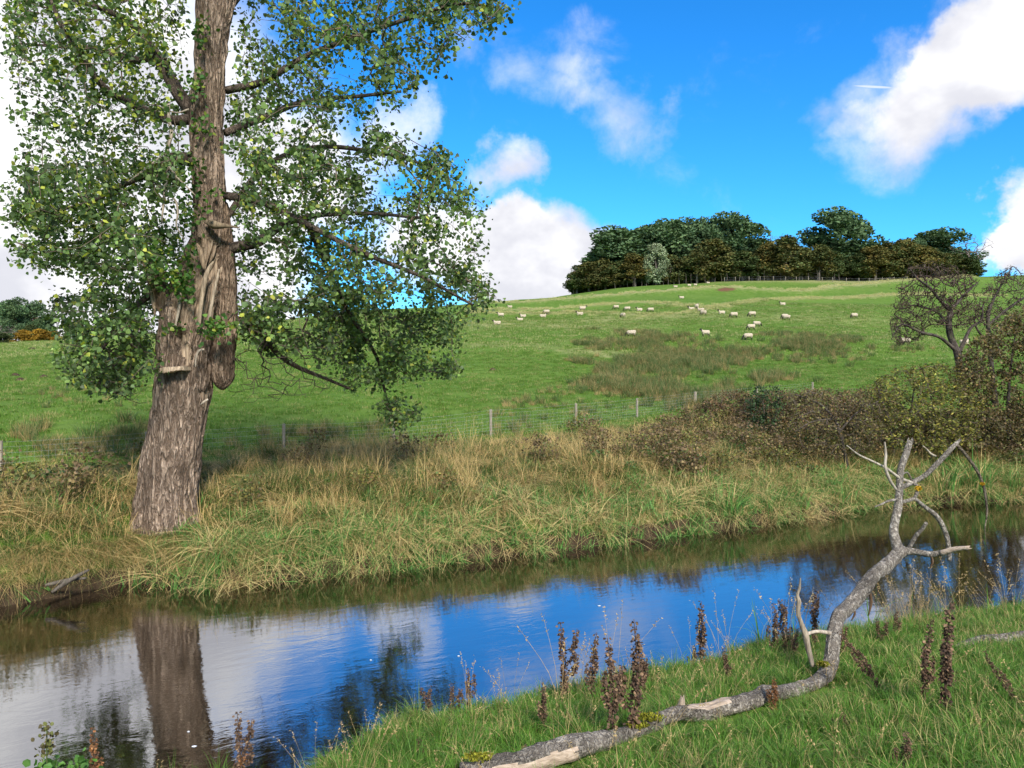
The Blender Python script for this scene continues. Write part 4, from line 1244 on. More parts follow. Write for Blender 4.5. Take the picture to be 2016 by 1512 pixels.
def build_sheep():
    SM = {p: sheep_mesh(p) for p in ('grazing', 'standing', 'lying')}
    L, R_ = math.pi, 0.0
    herd = [(1004, 606, 'lying', L, 'lone small sheep near the skyline beside the poplar leaves'),
            (986, 626, 'standing', L, 'cream sheep seen just behind the tip of the poplar leaves'),
            (979, 639, 'lying', L, 'lying sheep just left of the hanging poplar leaf tip'),
            (1030, 625, 'lying', L, 'lying sheep with raised dark head, upper of two near the poplar tip'),
            (1024, 632, 'lying', L, 'lying sheep with dark head, lower of two near the poplar tip'),
            (1076, 619, 'grazing', L, 'sheep grazing leftwards on the pale bank, upper of a close pair'),
            (1069, 625, 'lying', R_, 'lying sheep facing right just below a grazing one'),
            (1147, 613, 'standing', R_, 'sheep standing side on facing right on the upper terrace'),
            (1142, 621, 'lying', L, 'lying sheep with dark head directly below the one facing right'),
            (1213, 609, 'grazing', L, 'sheep grazing leftwards on the crest left of a facing pair'),
            (1235, 613, 'grazing', L, 'grazing sheep on the terrace right of the crest sheep'),
            (1226, 626, 'grazing', 2.2, 'single sheep grazing below the row on the lower terrace'),
            (1259, 612, 'lying', L, 'small pale sheep lying between two grazing ones'),
            (1281, 615, 'grazing', L, 'darker fleeced sheep grazing at the right end of the terrace row'),
            (1243, 664, 'grazing', L, 'large sheep grazing at the left front edge of the rushes'),
            (1342, 588, 'lying', L, 'tiny sheep alone on the high terrace below the wood'),
            (1362, 611, 'lying', L, 'lying sheep of the close pair in mid hill, left one'),
            (1372, 609, 'standing', 1.2, 'sheep with raised head of the close pair, right one'),
            (1380, 613, 'lying', 2.6, 'small sheep lying just right of the close pair'),
            (1385, 621, 'grazing', 2.2, 'sheep grazing with its back turned below the close pair'),
            (1421, 618, 'lying', L, 'sheep lying half hidden behind a terrace edge'),
            (1445, 626, 'grazing', L, 'brownish cream sheep grazing left, left of two in line'),
            (1481, 624, 'grazing', L, 'pale sheep grazing left, right of two in line'),
            (1545, 628, 'grazing', L, 'sheep grazing behind another, rear one of the overlapping pair'),
            (1549, 631, 'grazing', 2.4, 'sheep grazing in front, nearer one of the overlapping pair'),
            (1490, 644, 'grazing', R_, 'sheep grazing rightwards behind a left facing one'),
            (1479, 650, 'grazing', L, 'sheep grazing leftwards in front of a right facing one'),
            (1389, 663, 'standing', L, 'sheep standing side on with raised black head by the rushes'),
            (1473, 670, 'grazing', L, 'white sheep grazing half sunk in the rushes'),
            (1541, 601, 'lying', L, 'sheep whose back just shows over the terrace edge'),
            (1330, 566, 'lying', L, 'leftmost of the tiny sheep lying below the wood'),
            (1357, 563, 'lying', L, 'second of the tiny sheep lying below the wood'),
            (1369, 562, 'lying', L, 'third of the tiny sheep lying below the wood'),
            (1394, 558, 'lying', L, 'rightmost of the tiny sheep below the wood, on the knoll'),
            (1682, 627, 'grazing', L, 'lone sheep grazing left in the open right of the flock'),
            (1782, 680, 'standing', L, 'sheep standing behind the low left limb of the bare alder'),
            (1898, 678, 'lying', R_, 'sheep lying behind the trunk of the bare alder')]
    rng = np.random.default_rng(3)
    for px, py, pose, a, lab in herd:
        p = hit(px, py)
        o = link('sheep', SM[pose], None, lab, 'sheep', 'sheep on the hill', loc=p - np.array([0, 0, .03]))
        o.rotation_euler = (0, 0, a + rng.uniform(-.25, .25))
        s = rng.uniform(.88, 1.0); o.scale = (s, s, s)
build_sheep()

# ------------------------------------------------------------------ scattered vegetation
def blades(rng, n, h, w, spread, bend, seg=4, dry=0.3, light=(0.75, 1.2), out=0.0, droop=0.35, dirn=None, swirl=0.9):
    """n grass blades: h (min, max), w width, spread radius; returns V, F, C"""
    a = rng.uniform(0, 6.283, n); r = spread * np.sqrt(rng.random(n))
    bx, by = np.cos(a) * r, np.sin(a) * r
    th = a + rng.normal(0, swirl, n) if dirn is None else dirn + rng.normal(0, .7, n)
    L = rng.uniform(h[0], h[1], n); bd = np.clip(rng.normal(bend, 0.35 * bend + .05, n), 0.02, 1.6)
    t = np.linspace(0, 1, seg + 1)[None, :]
    hor = L[:, None] * (out * t + bd[:, None] * t ** 2 * 0.75)
    ver = L[:, None] * (t - droop * bd[:, None] * t ** 2 * 1.2 - 0.12 * bd[:, None] * t ** 3)
    X = bx[:, None] + np.cos(th)[:, None] * hor; Y = by[:, None] + np.sin(th)[:, None] * hor; Z = ver - 0.02
    tw = th + rng.normal(math.pi / 2, 0.5, n)
    wd = w * rng.uniform(0.6, 1.25, n)[:, None] * (1 - t ** 2) * 0.5 + 0.0004
    dx, dy = np.cos(tw)[:, None] * wd, np.sin(tw)[:, None] * wd
    A = np.stack([X - dx, Y - dy, Z], -1); B = np.stack([X + dx, Y + dy, Z], -1)
    V = np.stack([A, B], 2).reshape(n, -1, 3)
    k = (seg + 1) * 2
    q = np.array([[2 * s, 2 * s + 1, 2 * s + 3, 2 * s + 2] for s in range(seg)])
    Fc = (np.arange(n) * k)[:, None, None] + q[None]
    dr = (rng.random(n) < dry) * rng.uniform(0.6, 1.0, n)
    lt = rng.uniform(*light, n)
    C = np.repeat(np.c_[dr, lt, lt], k, 0)
    return V.reshape(-1, 3), Fc.reshape(-1, 4), C


def stalks(rng, n, h, r, spread, c, head=0.0, tilt=0.12):
    mb = MB()
    for _ in range(n):
        a = rng.uniform(0, 6.283); q = spread * math.sqrt(rng.random()); L = rng.uniform(*h)
        b = np.array([math.cos(a) * q, math.sin(a) * q, -.02]); d = rng.normal(0, tilt, 2)
        p = np.array([b, b + [d[0] * L * .4, d[1] * L * .4, L * .5], b + [d[0] * L * 1.2, d[1] * L * 1.2, L]])
        V, Fs = tube(resample(p, L / 4), np.linspace(r, r * .5, len(resample(p, L / 4))), 3, None, False)
        mb.add(V, Fs, c)
        if head:
            m = 14
            pp = p[2] + (p[2] - p[1]) * rng.uniform(-.35, .1, (m, 1)) + rng.normal(0, head * .25, (m, 3))
            v, f, cc = leaves(pp, np.full(m, head), rng, -.6, np.tile(c, (m, 1)), SLIM)
            mb.add(v, f, cc)
    return mb


def proto(name, parts, mat):
    mb = MB()
    for V, Fc, C in parts: mb.add(V, Fc, C)
    return mb.mesh(name, mat)


def instancer(name, pts, meshes, rng, scl=(0.8, 1.25), tilt=0.15, label=None, weights=None, cat=None, zs=None):
    """one object that sets copies of small meshes on given points (uncountable ground cover)"""
    pts = np.asarray(pts, np.float32); n = len(pts)
    me = bpy.data.meshes.new(name)
    me.vertices.add(n); me.vertices.foreach_set('co', pts.ravel())
    rot = np.c_[rng.normal(0, tilt, n), rng.normal(0, tilt, n), rng.uniform(0, 6.283, n)].astype(np.float32)
    a = me.attributes.new('rot', 'FLOAT_VECTOR', 'POINT'); a.data.foreach_set('vector', rot.ravel())
    s = (rng.uniform(scl[0], scl[1], n) * (zs if zs is not None else 1.0)).astype(np.float32)
    a = me.attributes.new('scl', 'FLOAT', 'POINT'); a.data.foreach_set('value', s)
    k = rng.choice(len(meshes), n, p=None if weights is None else np.array(weights) / np.sum(weights)).astype(np.int32)
    a = me.attributes.new('idx', 'INT', 'POINT'); a.data.foreach_set('value', k)
    pc = bpy.data.collections.new(name + '_tufts')
    for i, m in enumerate(meshes):
        pc.objects.link(bpy.data.objects.new('%s_tuft_%02d' % (name, i), m))
    o = link(name, me, None, label, cat, None, 'stuff')
    ng = bpy.data.node_groups.new(name, 'GeometryNodeTree')
    ng.interface.new_socket('Geometry', in_out='INPUT', socket_type='NodeSocketGeometry')
    ng.interface.new_socket('Geometry', in_out='OUTPUT', socket_type='NodeSocketGeometry')
    gi = ng.nodes.new('NodeGroupInput'); go = ng.nodes.new('NodeGroupOutput')
    ci = ng.nodes.new('GeometryNodeCollectionInfo'); ci.inputs[0].default_value = pc
    ci.inputs['Separate Children'].default_value = True; ci.inputs['Reset Children'].default_value = True
    ip = ng.nodes.new('GeometryNodeInstanceOnPoints'); ip.inputs['Pick Instance'].default_value = True
    def na(nm, typ):
        q = ng.nodes.new('GeometryNodeInputNamedAttribute'); q.data_type = typ; q.inputs[0].default_value = nm
        return q.outputs[0]
    er = ng.nodes.new('FunctionNodeEulerToRotation')
    ng.links.new(na('rot', 'FLOAT_VECTOR'), er.inputs[0])
    ng.links.new(gi.outputs[0], ip.inputs['Points']); ng.links.new(ci.outputs[0], ip.inputs['Instance'])
    ng.links.new(na('idx', 'INT'), ip.inputs['Instance Index']); ng.links.new(er.outputs[0], ip.inputs['Rotation'])
    ng.links.new(na('scl', 'FLOAT'), ip.inputs['Scale']); ng.links.new(ip.outputs[0], go.inputs[0])
    o.modifiers.new('scatter', 'NODES').node_group = ng
    return o


def sample(rng, x0, x1, y0, y1, dens, test):
    n = int((x1 - x0) * (y1 - y0) * dens)
    x = rng.uniform(x0, x1, n); y = rng.uniform(y0, y1, n)
    z, df, dn, dry = ground(x, y, True, True)
    m = test(x, y, z, df, dn)
    return np.c_[x[m], y[m], z[m]], df[m], dn[m]

def inview(x, y, mg=0.06): return np.abs(x) < (0.666 + mg) * y + 0.8

LOGPX = [(905, 1516, 30), (985, 1500, 34), (1060, 1486, 35), (1130, 1470, 33), (1200, 1446, 24), (1262, 1427, 20), (1330, 1409, 20), (1390, 1396, 24), (1450, 1383, 23), (1540, 1362, 19), (1600, 1346, 18), (1628, 1340, 18)]
def log_grass(pts):
    """grass is pressed down along the fallen trunk"""
    line = resample(np.array([np.r_[hit(px, py + r)] for px, py, r in LOGPX]), .06)
    d = np.full(len(pts), 9.0); side = np.zeros(len(pts))
    for p in line:
        dd = np.hypot(pts[:, 0] - p[0], pts[:, 1] - p[1]); m = dd < d
        d[m] = dd[m]; side[m] = (p[1] - pts[:, 1])[m]
    return np.where(d < .12, 0.25, np.where((side > 0) & (d < .55), .35 + .65 * (d - .12) / .43, 1.0))
def build_vegetation():
    rng = np.random.default_rng(21)
    # lush grass of the near bank
    ms = [proto('g', [blades(rng, 34, (.09, .21), .0065, .085, .55, 4, .07), blades(rng, 3, (.2, .34), .005, .05, .9, 5, .5)], M['near_grass']) for _ in range(6)]
    ms += [proto('g', [blades(rng, 40, (.16, .34), .0055, .06, .8, 5, .10)], M['near_grass']) for _ in range(2)]
    ms += [proto('g', [blades(rng, 26, (.12, .3), .005, .12, .9, 4, .85)], M['near_grass'])]
    ms += [proto('g', [blades(rng, 46, (.3, .5), .005, .05, 1.0, 6, .04, (.6, .95))], M['near_grass'])]
    pts, df, dn = sample(rng, -7, 11, 3.6, 14.5, 105, lambda x, y, z, f, d: (d > 0.02) & inview(x, y, .14) & (z > 0.02))
    instancer('near_bank_grass', pts, ms, rng, (.7, 1.2), .18, 'lush green grass of the near river bank', [1, 1, 1, 1, 1, 1, .5, .5, .45, .10], 'grass', zs=log_grass(pts))
    # tussocky dry grass of the far bank
    bg = M['bank_grass']
    bm = [proto('b', [blades(rng, 100, (.12, .34), .0078, .24, .9, 4, .34, (.6, 1.35), .1, .35, None, 3.0)], bg) for _ in range(3)]
    bm += [proto('b', [blades(rng, 80, (.22, .50), .0078, .24, 1.0, 5, .62, (.65, 1.35), .15, .4, None, 1.8)], bg) for _ in range(2)]
    bm += [proto('b', [blades(rng, 70, (.14, .38), .011, .22, .8, 4, .03, (.55, 1.25), .1, .35, None, 3.0)], bg) for _ in range(3)]
    bm += [proto('b', [blades(rng, 80, (.28, .58), .0075, .22, 1.3, 5, .8, (.7, 1.35), .5, .7, k * 1.3)], bg) for k in range(3)]
    bm += [proto('b', [blades(rng, 26, (.45, .8), .006, .16, .5, 4, 1.0, (.8, 1.3), .1, .3, None, 2.0)], bg) for _ in range(1)]
    pts, df, dn = sample(rng, -20, 24, 8, 46, 27, lambda x, y, z, f, d: (f > 0.15) & (f < 10.5) & inview(x, y, .12) & (y < 42))
    keep = (df < 8.5) | (rng.random(len(df)) < .35)
    trunk = np.hypot(pts[:, 0] + 7.4, pts[:, 1] - 16.5) > 0.75
    keep &= trunk
    d_ = df[keep]
    lush = smoothstep(0.2, 2, d_) * (0.65 + 0.7 * fbm(pts[keep, 0] * .5, pts[keep, 1] * .5, 7.0, 2))
    left_low = np.where((pts[keep, 0] < -7.5) & (d_ > 3.2), 0.45, 1.0)
    instancer('far_bank_grass', pts[keep], bm, rng, (.6, 1.4), .22, 'straw and green tussock grass covering the far river bank', [1, 1, 1, .7, .7, 1, 1, 1, .5, .5, .5, .6], 'grass', zs=(0.62 + 0.55 * lush) * left_low)
    # leafy weeds and seedy scrub among it, thicker to the right
    def weed(pal, w, n, h, r, size):
        p = np.c_[rng.normal(0, r * .5, n), rng.normal(0, r * .5, n), h * rng.random(n) ** .7]
        v, f, c = leaves(p, rng.uniform(size * .6, size * 1.3, n), rng, .2, pick_cols(rng, n, pal, w, .25), CARD)
        mb = stalks(rng, 12, (h * .6, h * 1.15), .004, r * .5, (0.10, .07, .04), 0, .25)
        mb.add(v, f, c); return mb.mesh('weed', M['bush_leaf'])
    brown = [(0.16, 0.11, 0.058), (0.12, 0.08, 0.045), (0.22, 0.16, 0.07), (0.11, 0.12, 0.045)]
    olive = [(0.13, 0.14, 0.040), (0.21, 0.18, 0.05), (0.09, 0.125, 0.036), (0.17, 0.115, 0.05)]
    greenw = [(0.045, 0.10, 0.028), (0.065, 0.12, 0.032), (0.11, 0.13, 0.035)]
    wm = [weed(brown, [1, .8, .7, .3], 260, .75, .38, .055) for _ in range(3)] + [weed(olive, [1, .7, .7, .4], 240, .65, .36, .055) for _ in range(3)] + [weed(greenw, [1, .8, .3], 150, .4, .3, .06) for _ in range(2)]
    pts, df, dn = sample(rng, -16, 26, 9, 44, 5.0, lambda x, y, z, f, d: (f > 0.9) & (f < 9.6) & inview(x, y, .12))
    pr = np.clip(0.03 + 0.6 * smoothstep(1.0, 8, pts[:, 0]) , 0, .75) * smoothstep(.9, 2.6, df) * (0.3 + 1.2 * (fbm(pts[:, 0] * .35, pts[:, 1] * .35, 4.0, 2) > .48))
    k = rng.random(len(pts)) < pr
    instancer('bank_weeds', pts[k], wm, rng, (.8, 1.4), .2, 'brown and olive seedy weeds growing through the far bank grass', None, 'weeds')
    # reeds hanging over the water on the far side
    rm = [proto('r', [blades(rng, 34, (.25, .62), .022, .20, .95, 5, .06, (.7, 1.35), .1, .4, None, 1.8)], M['reed']) for _ in range(3)]
    rm += [proto('r', [blades(rng, 44, (.5, .95), .010, .22, 1.3, 6, .95, (.75, 1.3), .4, .65, None, 1.8)], M['reed']) for _ in range(3)]
    pts, df, dn = sample(rng, -12, 24, 10, 32, 46, lambda x, y, z, f, d: (f > -0.12) & (f < 2.2) & inview(x, y, .12) & (d < 0))
    pr = np.clip(1.15 - df * .5, 0, 1) * smoothstep(-7.0, -5.4, pts[:, 0]) * (.35 + .65 * (fbm(pts[:, 0] * .9, pts[:, 1] * .9, 2.2, 2) > .42)) + 0.06
    k = rng.random(len(pts)) < pr
    instancer('water_edge_reeds', pts[k], rm, rng, (.7, 1.15), .3, 'green reeds and fallen straw along the far water edge', [1.5, 1.5, 1.5, .7, .7, .7], 'reeds')
    # overhanging tussocks on the undercut bank at the left
    hm = [proto('h', [blades(rng, 80, (.32, .60), .007, .24, 1.5, 6, .55, (.65, 1.25), .35, .75, None, 1.6)], M['bank_grass']) for _ in range(3)]
    pts, df, dn = sample(rng, -14, -4.5, 9, 18, 30, lambda x, y, z, f, d: (f > 0.25) & (f < .95) & inview(x, y, .12))
    instancer('overhanging_grass', pts, hm, rng, (.7, 1.1), .2, 'straw grass drooping over the undercut bank below the poplar', None, 'grass')
    # pasture beyond the fence
    fm = [proto('f', [blades(rng, 60, (.07, .17), .016, .36, .5, 3, .12, (.75, 1.2))], M['field_grass']) for _ in range(4)] + [proto('f', [blades(rng, 60, (.1, .24), .014, .3, .6, 3, .8, (.8, 1.2))], M['field_grass'])]
    pts, df, dn = sample(rng, -48, 52, 20, 70, 4.2, lambda x, y, z, f, d: (f > 8.2) & inview(x, y, .06))
    instancer('pasture_grass', pts, fm, rng, (.8, 1.3), .1, 'short green pasture grass between the fence and the hill', [1, 1, 1, 1, .55], 'grass')
    fm2 = [proto('f', [blades(rng, 70, (.10, .22), .035, .8, .5, 2, .15, (.7, 1.2))], M['hill_grass']) for _ in range(3)] + [proto('f', [blades(rng, 60, (.12, .3), .03, .7, .6, 2, .85, (.8, 1.2))], M['hill_grass'])]
    pts, df, dn = sample(rng, -85, 100, 70, 135, 1.1, lambda x, y, z, f, d: inview(x, y, .05))
    instancer('hill_grass', pts, fm2, rng, (.8, 1.3), .1, 'grazed green grass on the middle of the hill', [1, 1, 1, .7], 'grass')
    # pale bents along the terrace crests
    cp = []
    for path, amp, wid in _LYN:
        for p in path:
            for _ in range(int(30 if amp < .7 else 18)):
                cp.append(p + rng.normal(0, wid * .42, 2))
    cp = np.array(cp); cz = ground(cp[:, 0], cp[:, 1])
    cm = [proto('c', [blades(rng, 60, (.15, .40), .04, .8, .6, 2, 1.0, (1.0, 1.4))], M['hill_grass']) for _ in range(3)]
    instancer('terrace_bents', np.c_[cp, cz], cm, rng, (.7, 1.2), .1, 'pale dry grass along the old terrace edges', None, 'grass')
build_vegetation()

def rush_mesh(rng, n, h, dry, w=.012, spread=.22):
    return proto('rush', [blades(rng, n, h, w, spread, .35, 4, dry, (.6, 1.15), .18, .3)], M['rush'])

def build_rushes():
    rng = np.random.default_rng(31)
    rm = [rush_mesh(rng, 90, (.5, .95), d, .014, .26) for d in (.1, .15, .35, .5)]
    dm = [rush_mesh(rng, 80, (.35, .7), .95, .014, .3) for _ in range(2)]
    pts = []
    zones = [([(1130, 668), (1250, 664), (1400, 672), (1560, 664), (1640, 672), (1760, 690), (1700, 716), (1560, 706), (1480, 730), (1400, 742), (1290, 740), (1230, 716), (1140, 690)], 1800, .8),
             ([(1230, 716), (1480, 726), (1560, 748), (1480, 780), (1400, 790), (1250, 800), (1200, 770)], 1100, .9),
             ([(1060, 770), (1240, 745), (1390, 775), (1370, 808), (1140, 830), (1000, 850)], 170, .6),
             ([(10, 850), (290, 848), (280, 890), (10, 905)], 90, .6), ([(520, 842), (760, 838), (760, 872), (530, 885)], 90, .65), ([(60, 760), (260, 745), (280, 840), (20, 840)], 34, .5)]
    cx_, cy_ = rng.uniform(-26, 48, 60000), 22 + 72 * rng.random(60000) ** .9
    cz_ = ground(cx_, cy_); cpx = CX + cx_ / cy_ * F; cpy = HY - (cz_ - EYE) / cy_ * F
    okn = vnoise(cpx / 60, cpy / 17, 3.1 + 0 * cpx) + .5 * vnoise(cpx / 17, cpy / 6, 8.1 + 0 * cpx) > .46 + .40 * rng.random(len(cpx))
    jx_ = (fbm(cx_ * .22, cy_ * .16, 2.0, 3) - .5) * 260 + rng.normal(0, 16, len(cpx)); jy_ = (fbm(cx_ * .22, cy_ * .16, 9.0, 3) - .5) * 60 + rng.normal(0, 4, len(cpx))
    for poly, n, sc_ in zones:
        k = np.nonzero(in_poly(cpx + jx_, cpy + jy_, poly) & okn)[0]
        k = k[:n]
        pts += [np.array([cx_[q], cy_[q], cz_[q], sc_]) for q in k]
    pts = np.array(pts)
    instancer('rush_bed', pts[:, :3], rm + dm, rng, (.75, 1.2), .12, 'dark green and russet rushes filling the wet hollow in the field', [1.3, 1.3, 1, .8, .7, .7], 'rushes', zs=pts[:, 3])
    # clumps standing apart
    meshes = [rush_mesh(np.random.default_rng(60 + k), 130, (.5, .95), .08, .014, .3) for k in range(3)]
    for k, (px, py, s, lab) in enumerate([(1206, 728, 1.0, 'single dark rush clump at the left edge of the rush bed'), (1134, 680, .9, 'dark rush clump at the top left corner of the rush bed'), (1416, 672, 1.0, 'dark rush clump just right of the standing sheep'), (1498, 672, 1.1, 'dark rush clump just right of the half hidden white sheep'),
                                         (1580, 676, 1.0, 'dark rush clump at the upper right end of the rush bed'), (1638, 716, 1.1, 'big rush clump on bright turf right of the rush bed, left one'), (1672, 722, 1.1, 'big rush clump on bright turf right of the rush bed, right one'), (1715, 702, .9, 'rush clump on bright turf nearest the alder branches'), (1562, 740, 1.0, 'rush clump in front of the big pair on the right'), (1610, 752, .9, 'rush clump on the bright wet turf above the brambles'), (1122, 756, .8, 'small rush clump alone in the field above the third fence post'),
                                         (250, 832, 1.0, 'pale tussock just left of the poplar trunk behind the fence'), (178, 865, 1.0, 'rush tussock behind the fence midway between edge post and poplar'), (1150, 770, .7, 'low tussock left of the rush bed near the fence')]):
        o = link('rush_clump', meshes[k % 3], None, lab, 'rush clump', 'rush clumps standing apart', loc=hit(px, py) - np.array([0, 0, .02]))
        o.scale = (s, s, s * .85); o.rotation_euler = (0, 0, k * 1.7)
build_rushes()

# ------------------------------------------------------------------ fences
def build_fence():
    rng = np.random.default_rng(41)
    posts = [(-330, 900, 985, 17.5, .055), (0, 868, 948, 20.3, .06), (290, 850, 918, 24.0, .05), (559, 834, 894, 27.0, .055), (777, 826, 882, 28.6, .055), (967, 806, 864, 30.3, .06), (1133, 794, 848, 33.3, .06), (1255, 784, 832, 37.2, .058), (1368, 771, 812, 41.3, .085), (1490, 762, 800, 45.0, .06), (1600, 752, 792, 48.5, .06)]
    base = P(posts[5][0], posts[5][2], posts[5][3])
    root = empty('wire_fence', base, 'stock fence of grey posts and wire netting behind the far bank', 'fence')
    tops, bots = [], []
    for px, t, b, Y, r in posts:
        T, B = P(px, t, Y), P(px, b, Y)
        g = gz(B[0], B[1]); B[2] = min(B[2], g) - .25
        lean = rng.normal(0, .02, 2)
        q = np.array([B, (T + B) / 2 + [lean[0], lean[1], 0], T + [lean[0], lean[1], 0]])
        V, Fs = tube(resample(q, .12), np.full(len(resample(q, .12)), r), 10, lambda k, a: 1 + .06 * np.sin(a * 2 + 1) + .05 * (vnoise(np.cos(a) * 3, np.sin(a) * 3, k * .3) - .5))
        link('post', mk_mesh('post', V - base, Fs, M['post'], np.ones((len(V), 3)), False), root)
        tops.append(T); bots.append(np.array([B[0], B[1], T[2] - 1.02]))
    tops, bots = np.array(tops), np.array(bots)
    levels = [-.06, .16, .32, .46, .59, .71, .82, .95]
    for li, lv in enumerate(levels):
        mb = MB()
        for k in range(len(tops) - 1):
            a, b = tops[k] + [0, -.06, -lv if li else .0 - .03], tops[k + 1] + [0, -.06, -lv if li else -.03]
            t = np.linspace(0, 1, 7)[:, None]
            p = a + (b - a) * t; p[:, 2] -= .03 * np.sin(t[:, 0] * math.pi)
            V, Fs = tube(p, np.full(7, .0022), 4, None, False); mb.add(V, Fs)
        link('wire', mb.mesh('wire', M['wire'], True, base), root)
    mb = MB()
    for k in range(len(tops) - 1):
        L = np.linalg.norm(tops[k + 1] - tops[k])
        for s in np.arange(.15, L, .19):
            p = tops[k] + (tops[k + 1] - tops[k]) * (s / L) + [0, -.062, -.03 * math.sin(s / L * math.pi)]
            V, Fs = tube(np.array([p - [0, 0, .16], p - [0, 0, .95]]), [.0016, .0016], 3, None, False); mb.add(V, Fs)
    link('netting_stays', mb.mesh('netting_stays', M['wire'], True, base), root, kind='stuff')
    # fence along the foot of the wood
    y0 = 214.0
    b2 = np.array([(1450 - CX) / F * y0, y0, 0]); b2[2] = gz(b2[0], b2[1])
    r2 = empty('hilltop_fence', b2, 'thin post fence along the foot of the hilltop wood', 'fence')
    pm = MB(); V, Fs = tube(np.array([[0, 0, -.3], [0, 0, .6], [0, 0, 1.25]]), [.075, .075, .07], 6); pm.add(V, Fs)
    pme = pm.mesh('post', M['post'])
    tp = []
    for px in list(range(1425, 1790, 24)):
        Y = 214 + 2 * math.sin(px * .01); x = (px - CX) / F * Y + rng.uniform(-.3, .3); z = gz(x, Y)
        o = link('post', pme, r2, loc=np.array([x, Y, z]) - b2)
        tp.append([x, Y - .1, z + 1.1])
    tp = np.array(tp)
    for lv in (0, .45, .85):
        V, Fs = tube(tp - [0, 0, lv], np.full(len(tp), .007), 4, None, False)
        link('wire', mk_mesh('wire', V - b2, Fs, M['wire'], np.ones((len(V), 3)), True), r2)
    seg = tp[[k for k, px in enumerate(range(1425, 1790, 24)) if 1695 < px < 1775]]
    for lv in (.15, .65):
        V, Fs = tube(seg - [0, .05, lv], np.full(len(seg), .06), 5)
        link('rail', mk_mesh('rail', V - b2, Fs, M['post'], np.full((len(V), 3), .6), True), r2)
build_fence()

# ------------------------------------------------------------------ molehills, bird
def build_small_far():
    rng = np.random.default_rng(44)
    def mound(px, py, r, h, lab):
        p = hit(px, py)
        a = np.linspace(0, 6.283, 20, endpoint=False); V = [[0, 0, h]]
        for k, (rr, hh) in enumerate([(.25, .92), (.5, .68), (.75, .35), (1.0, -.05)]):
            for q in a:
                j = 1 + .25 * (vnoise(math.cos(q) * 2 + px, math.sin(q) * 2, k * .7) - .5)
                V.append([math.cos(q) * r * rr * j, math.sin(q) * r * rr * j, h * hh + rng.normal(0, h * .05)])
        j = np.arange(20); Fs = [np.array([[0, 1 + q, 1 + (q + 1) % 20] for q in j])]
        Q = np.concatenate([np.stack([1 + k * 20 + j, 1 + (k + 1) * 20 + j, 1 + (k + 1) * 20 + (j + 1) % 20, 1 + k * 20 + (j + 1) % 20], -1) for k in range(3)])
        link('molehill', mk_mesh('molehill', np.array(V), Fs + [Q], M['soil'], np.ones((len(V), 3)), True), None, lab, 'molehill', 'molehills in the field', loc=p)
    for px, py, lab in [(30, 740, 'upper of two brown molehills at the left edge of the field'), (40, 749, 'lower of two brown molehills at the left edge of the field'), (86, 744, 'brown molehill right of the pair near the left edge'), (90, 684, 'tiny brown molehill high on the left field near the skyline'), (64, 687, 'tiny brown molehill left of another near the left skyline'), (970, 729, 'lone brown molehill in the field right of the poplar crown')]:
        mound(px, py, .30 if py > 700 else .5, .17, lab)
    p = P(1708, 465, 190)
    V = np.array([[0, -.35, 0], [0, .35, 0], [.0, 0, .09], [0, 0, -.09], [-.75, -.05, .22], [-.75, .12, .22], [.75, -.05, .26], [.75, .12, .26], [0, -.15, .05], [0, .18, .05], [-.35, .05, .16], [.35, .05, .18]])
    Fs = [np.array([[0, 2, 9], [0, 3, 1], [1, 2, 0], [1, 3, 9]]), np.array([[8, 9, 10, 4], [9, 8, 6, 11], [9, 5, 4, 10], [9, 11, 6, 7]])]
    link('bird', mk_mesh('bird', V, Fs, M['feather'], np.ones((12, 3)), False), None, 'tiny dark bird in the blue sky above the hilltop wood', 'bird', loc=p)
build_small_far()

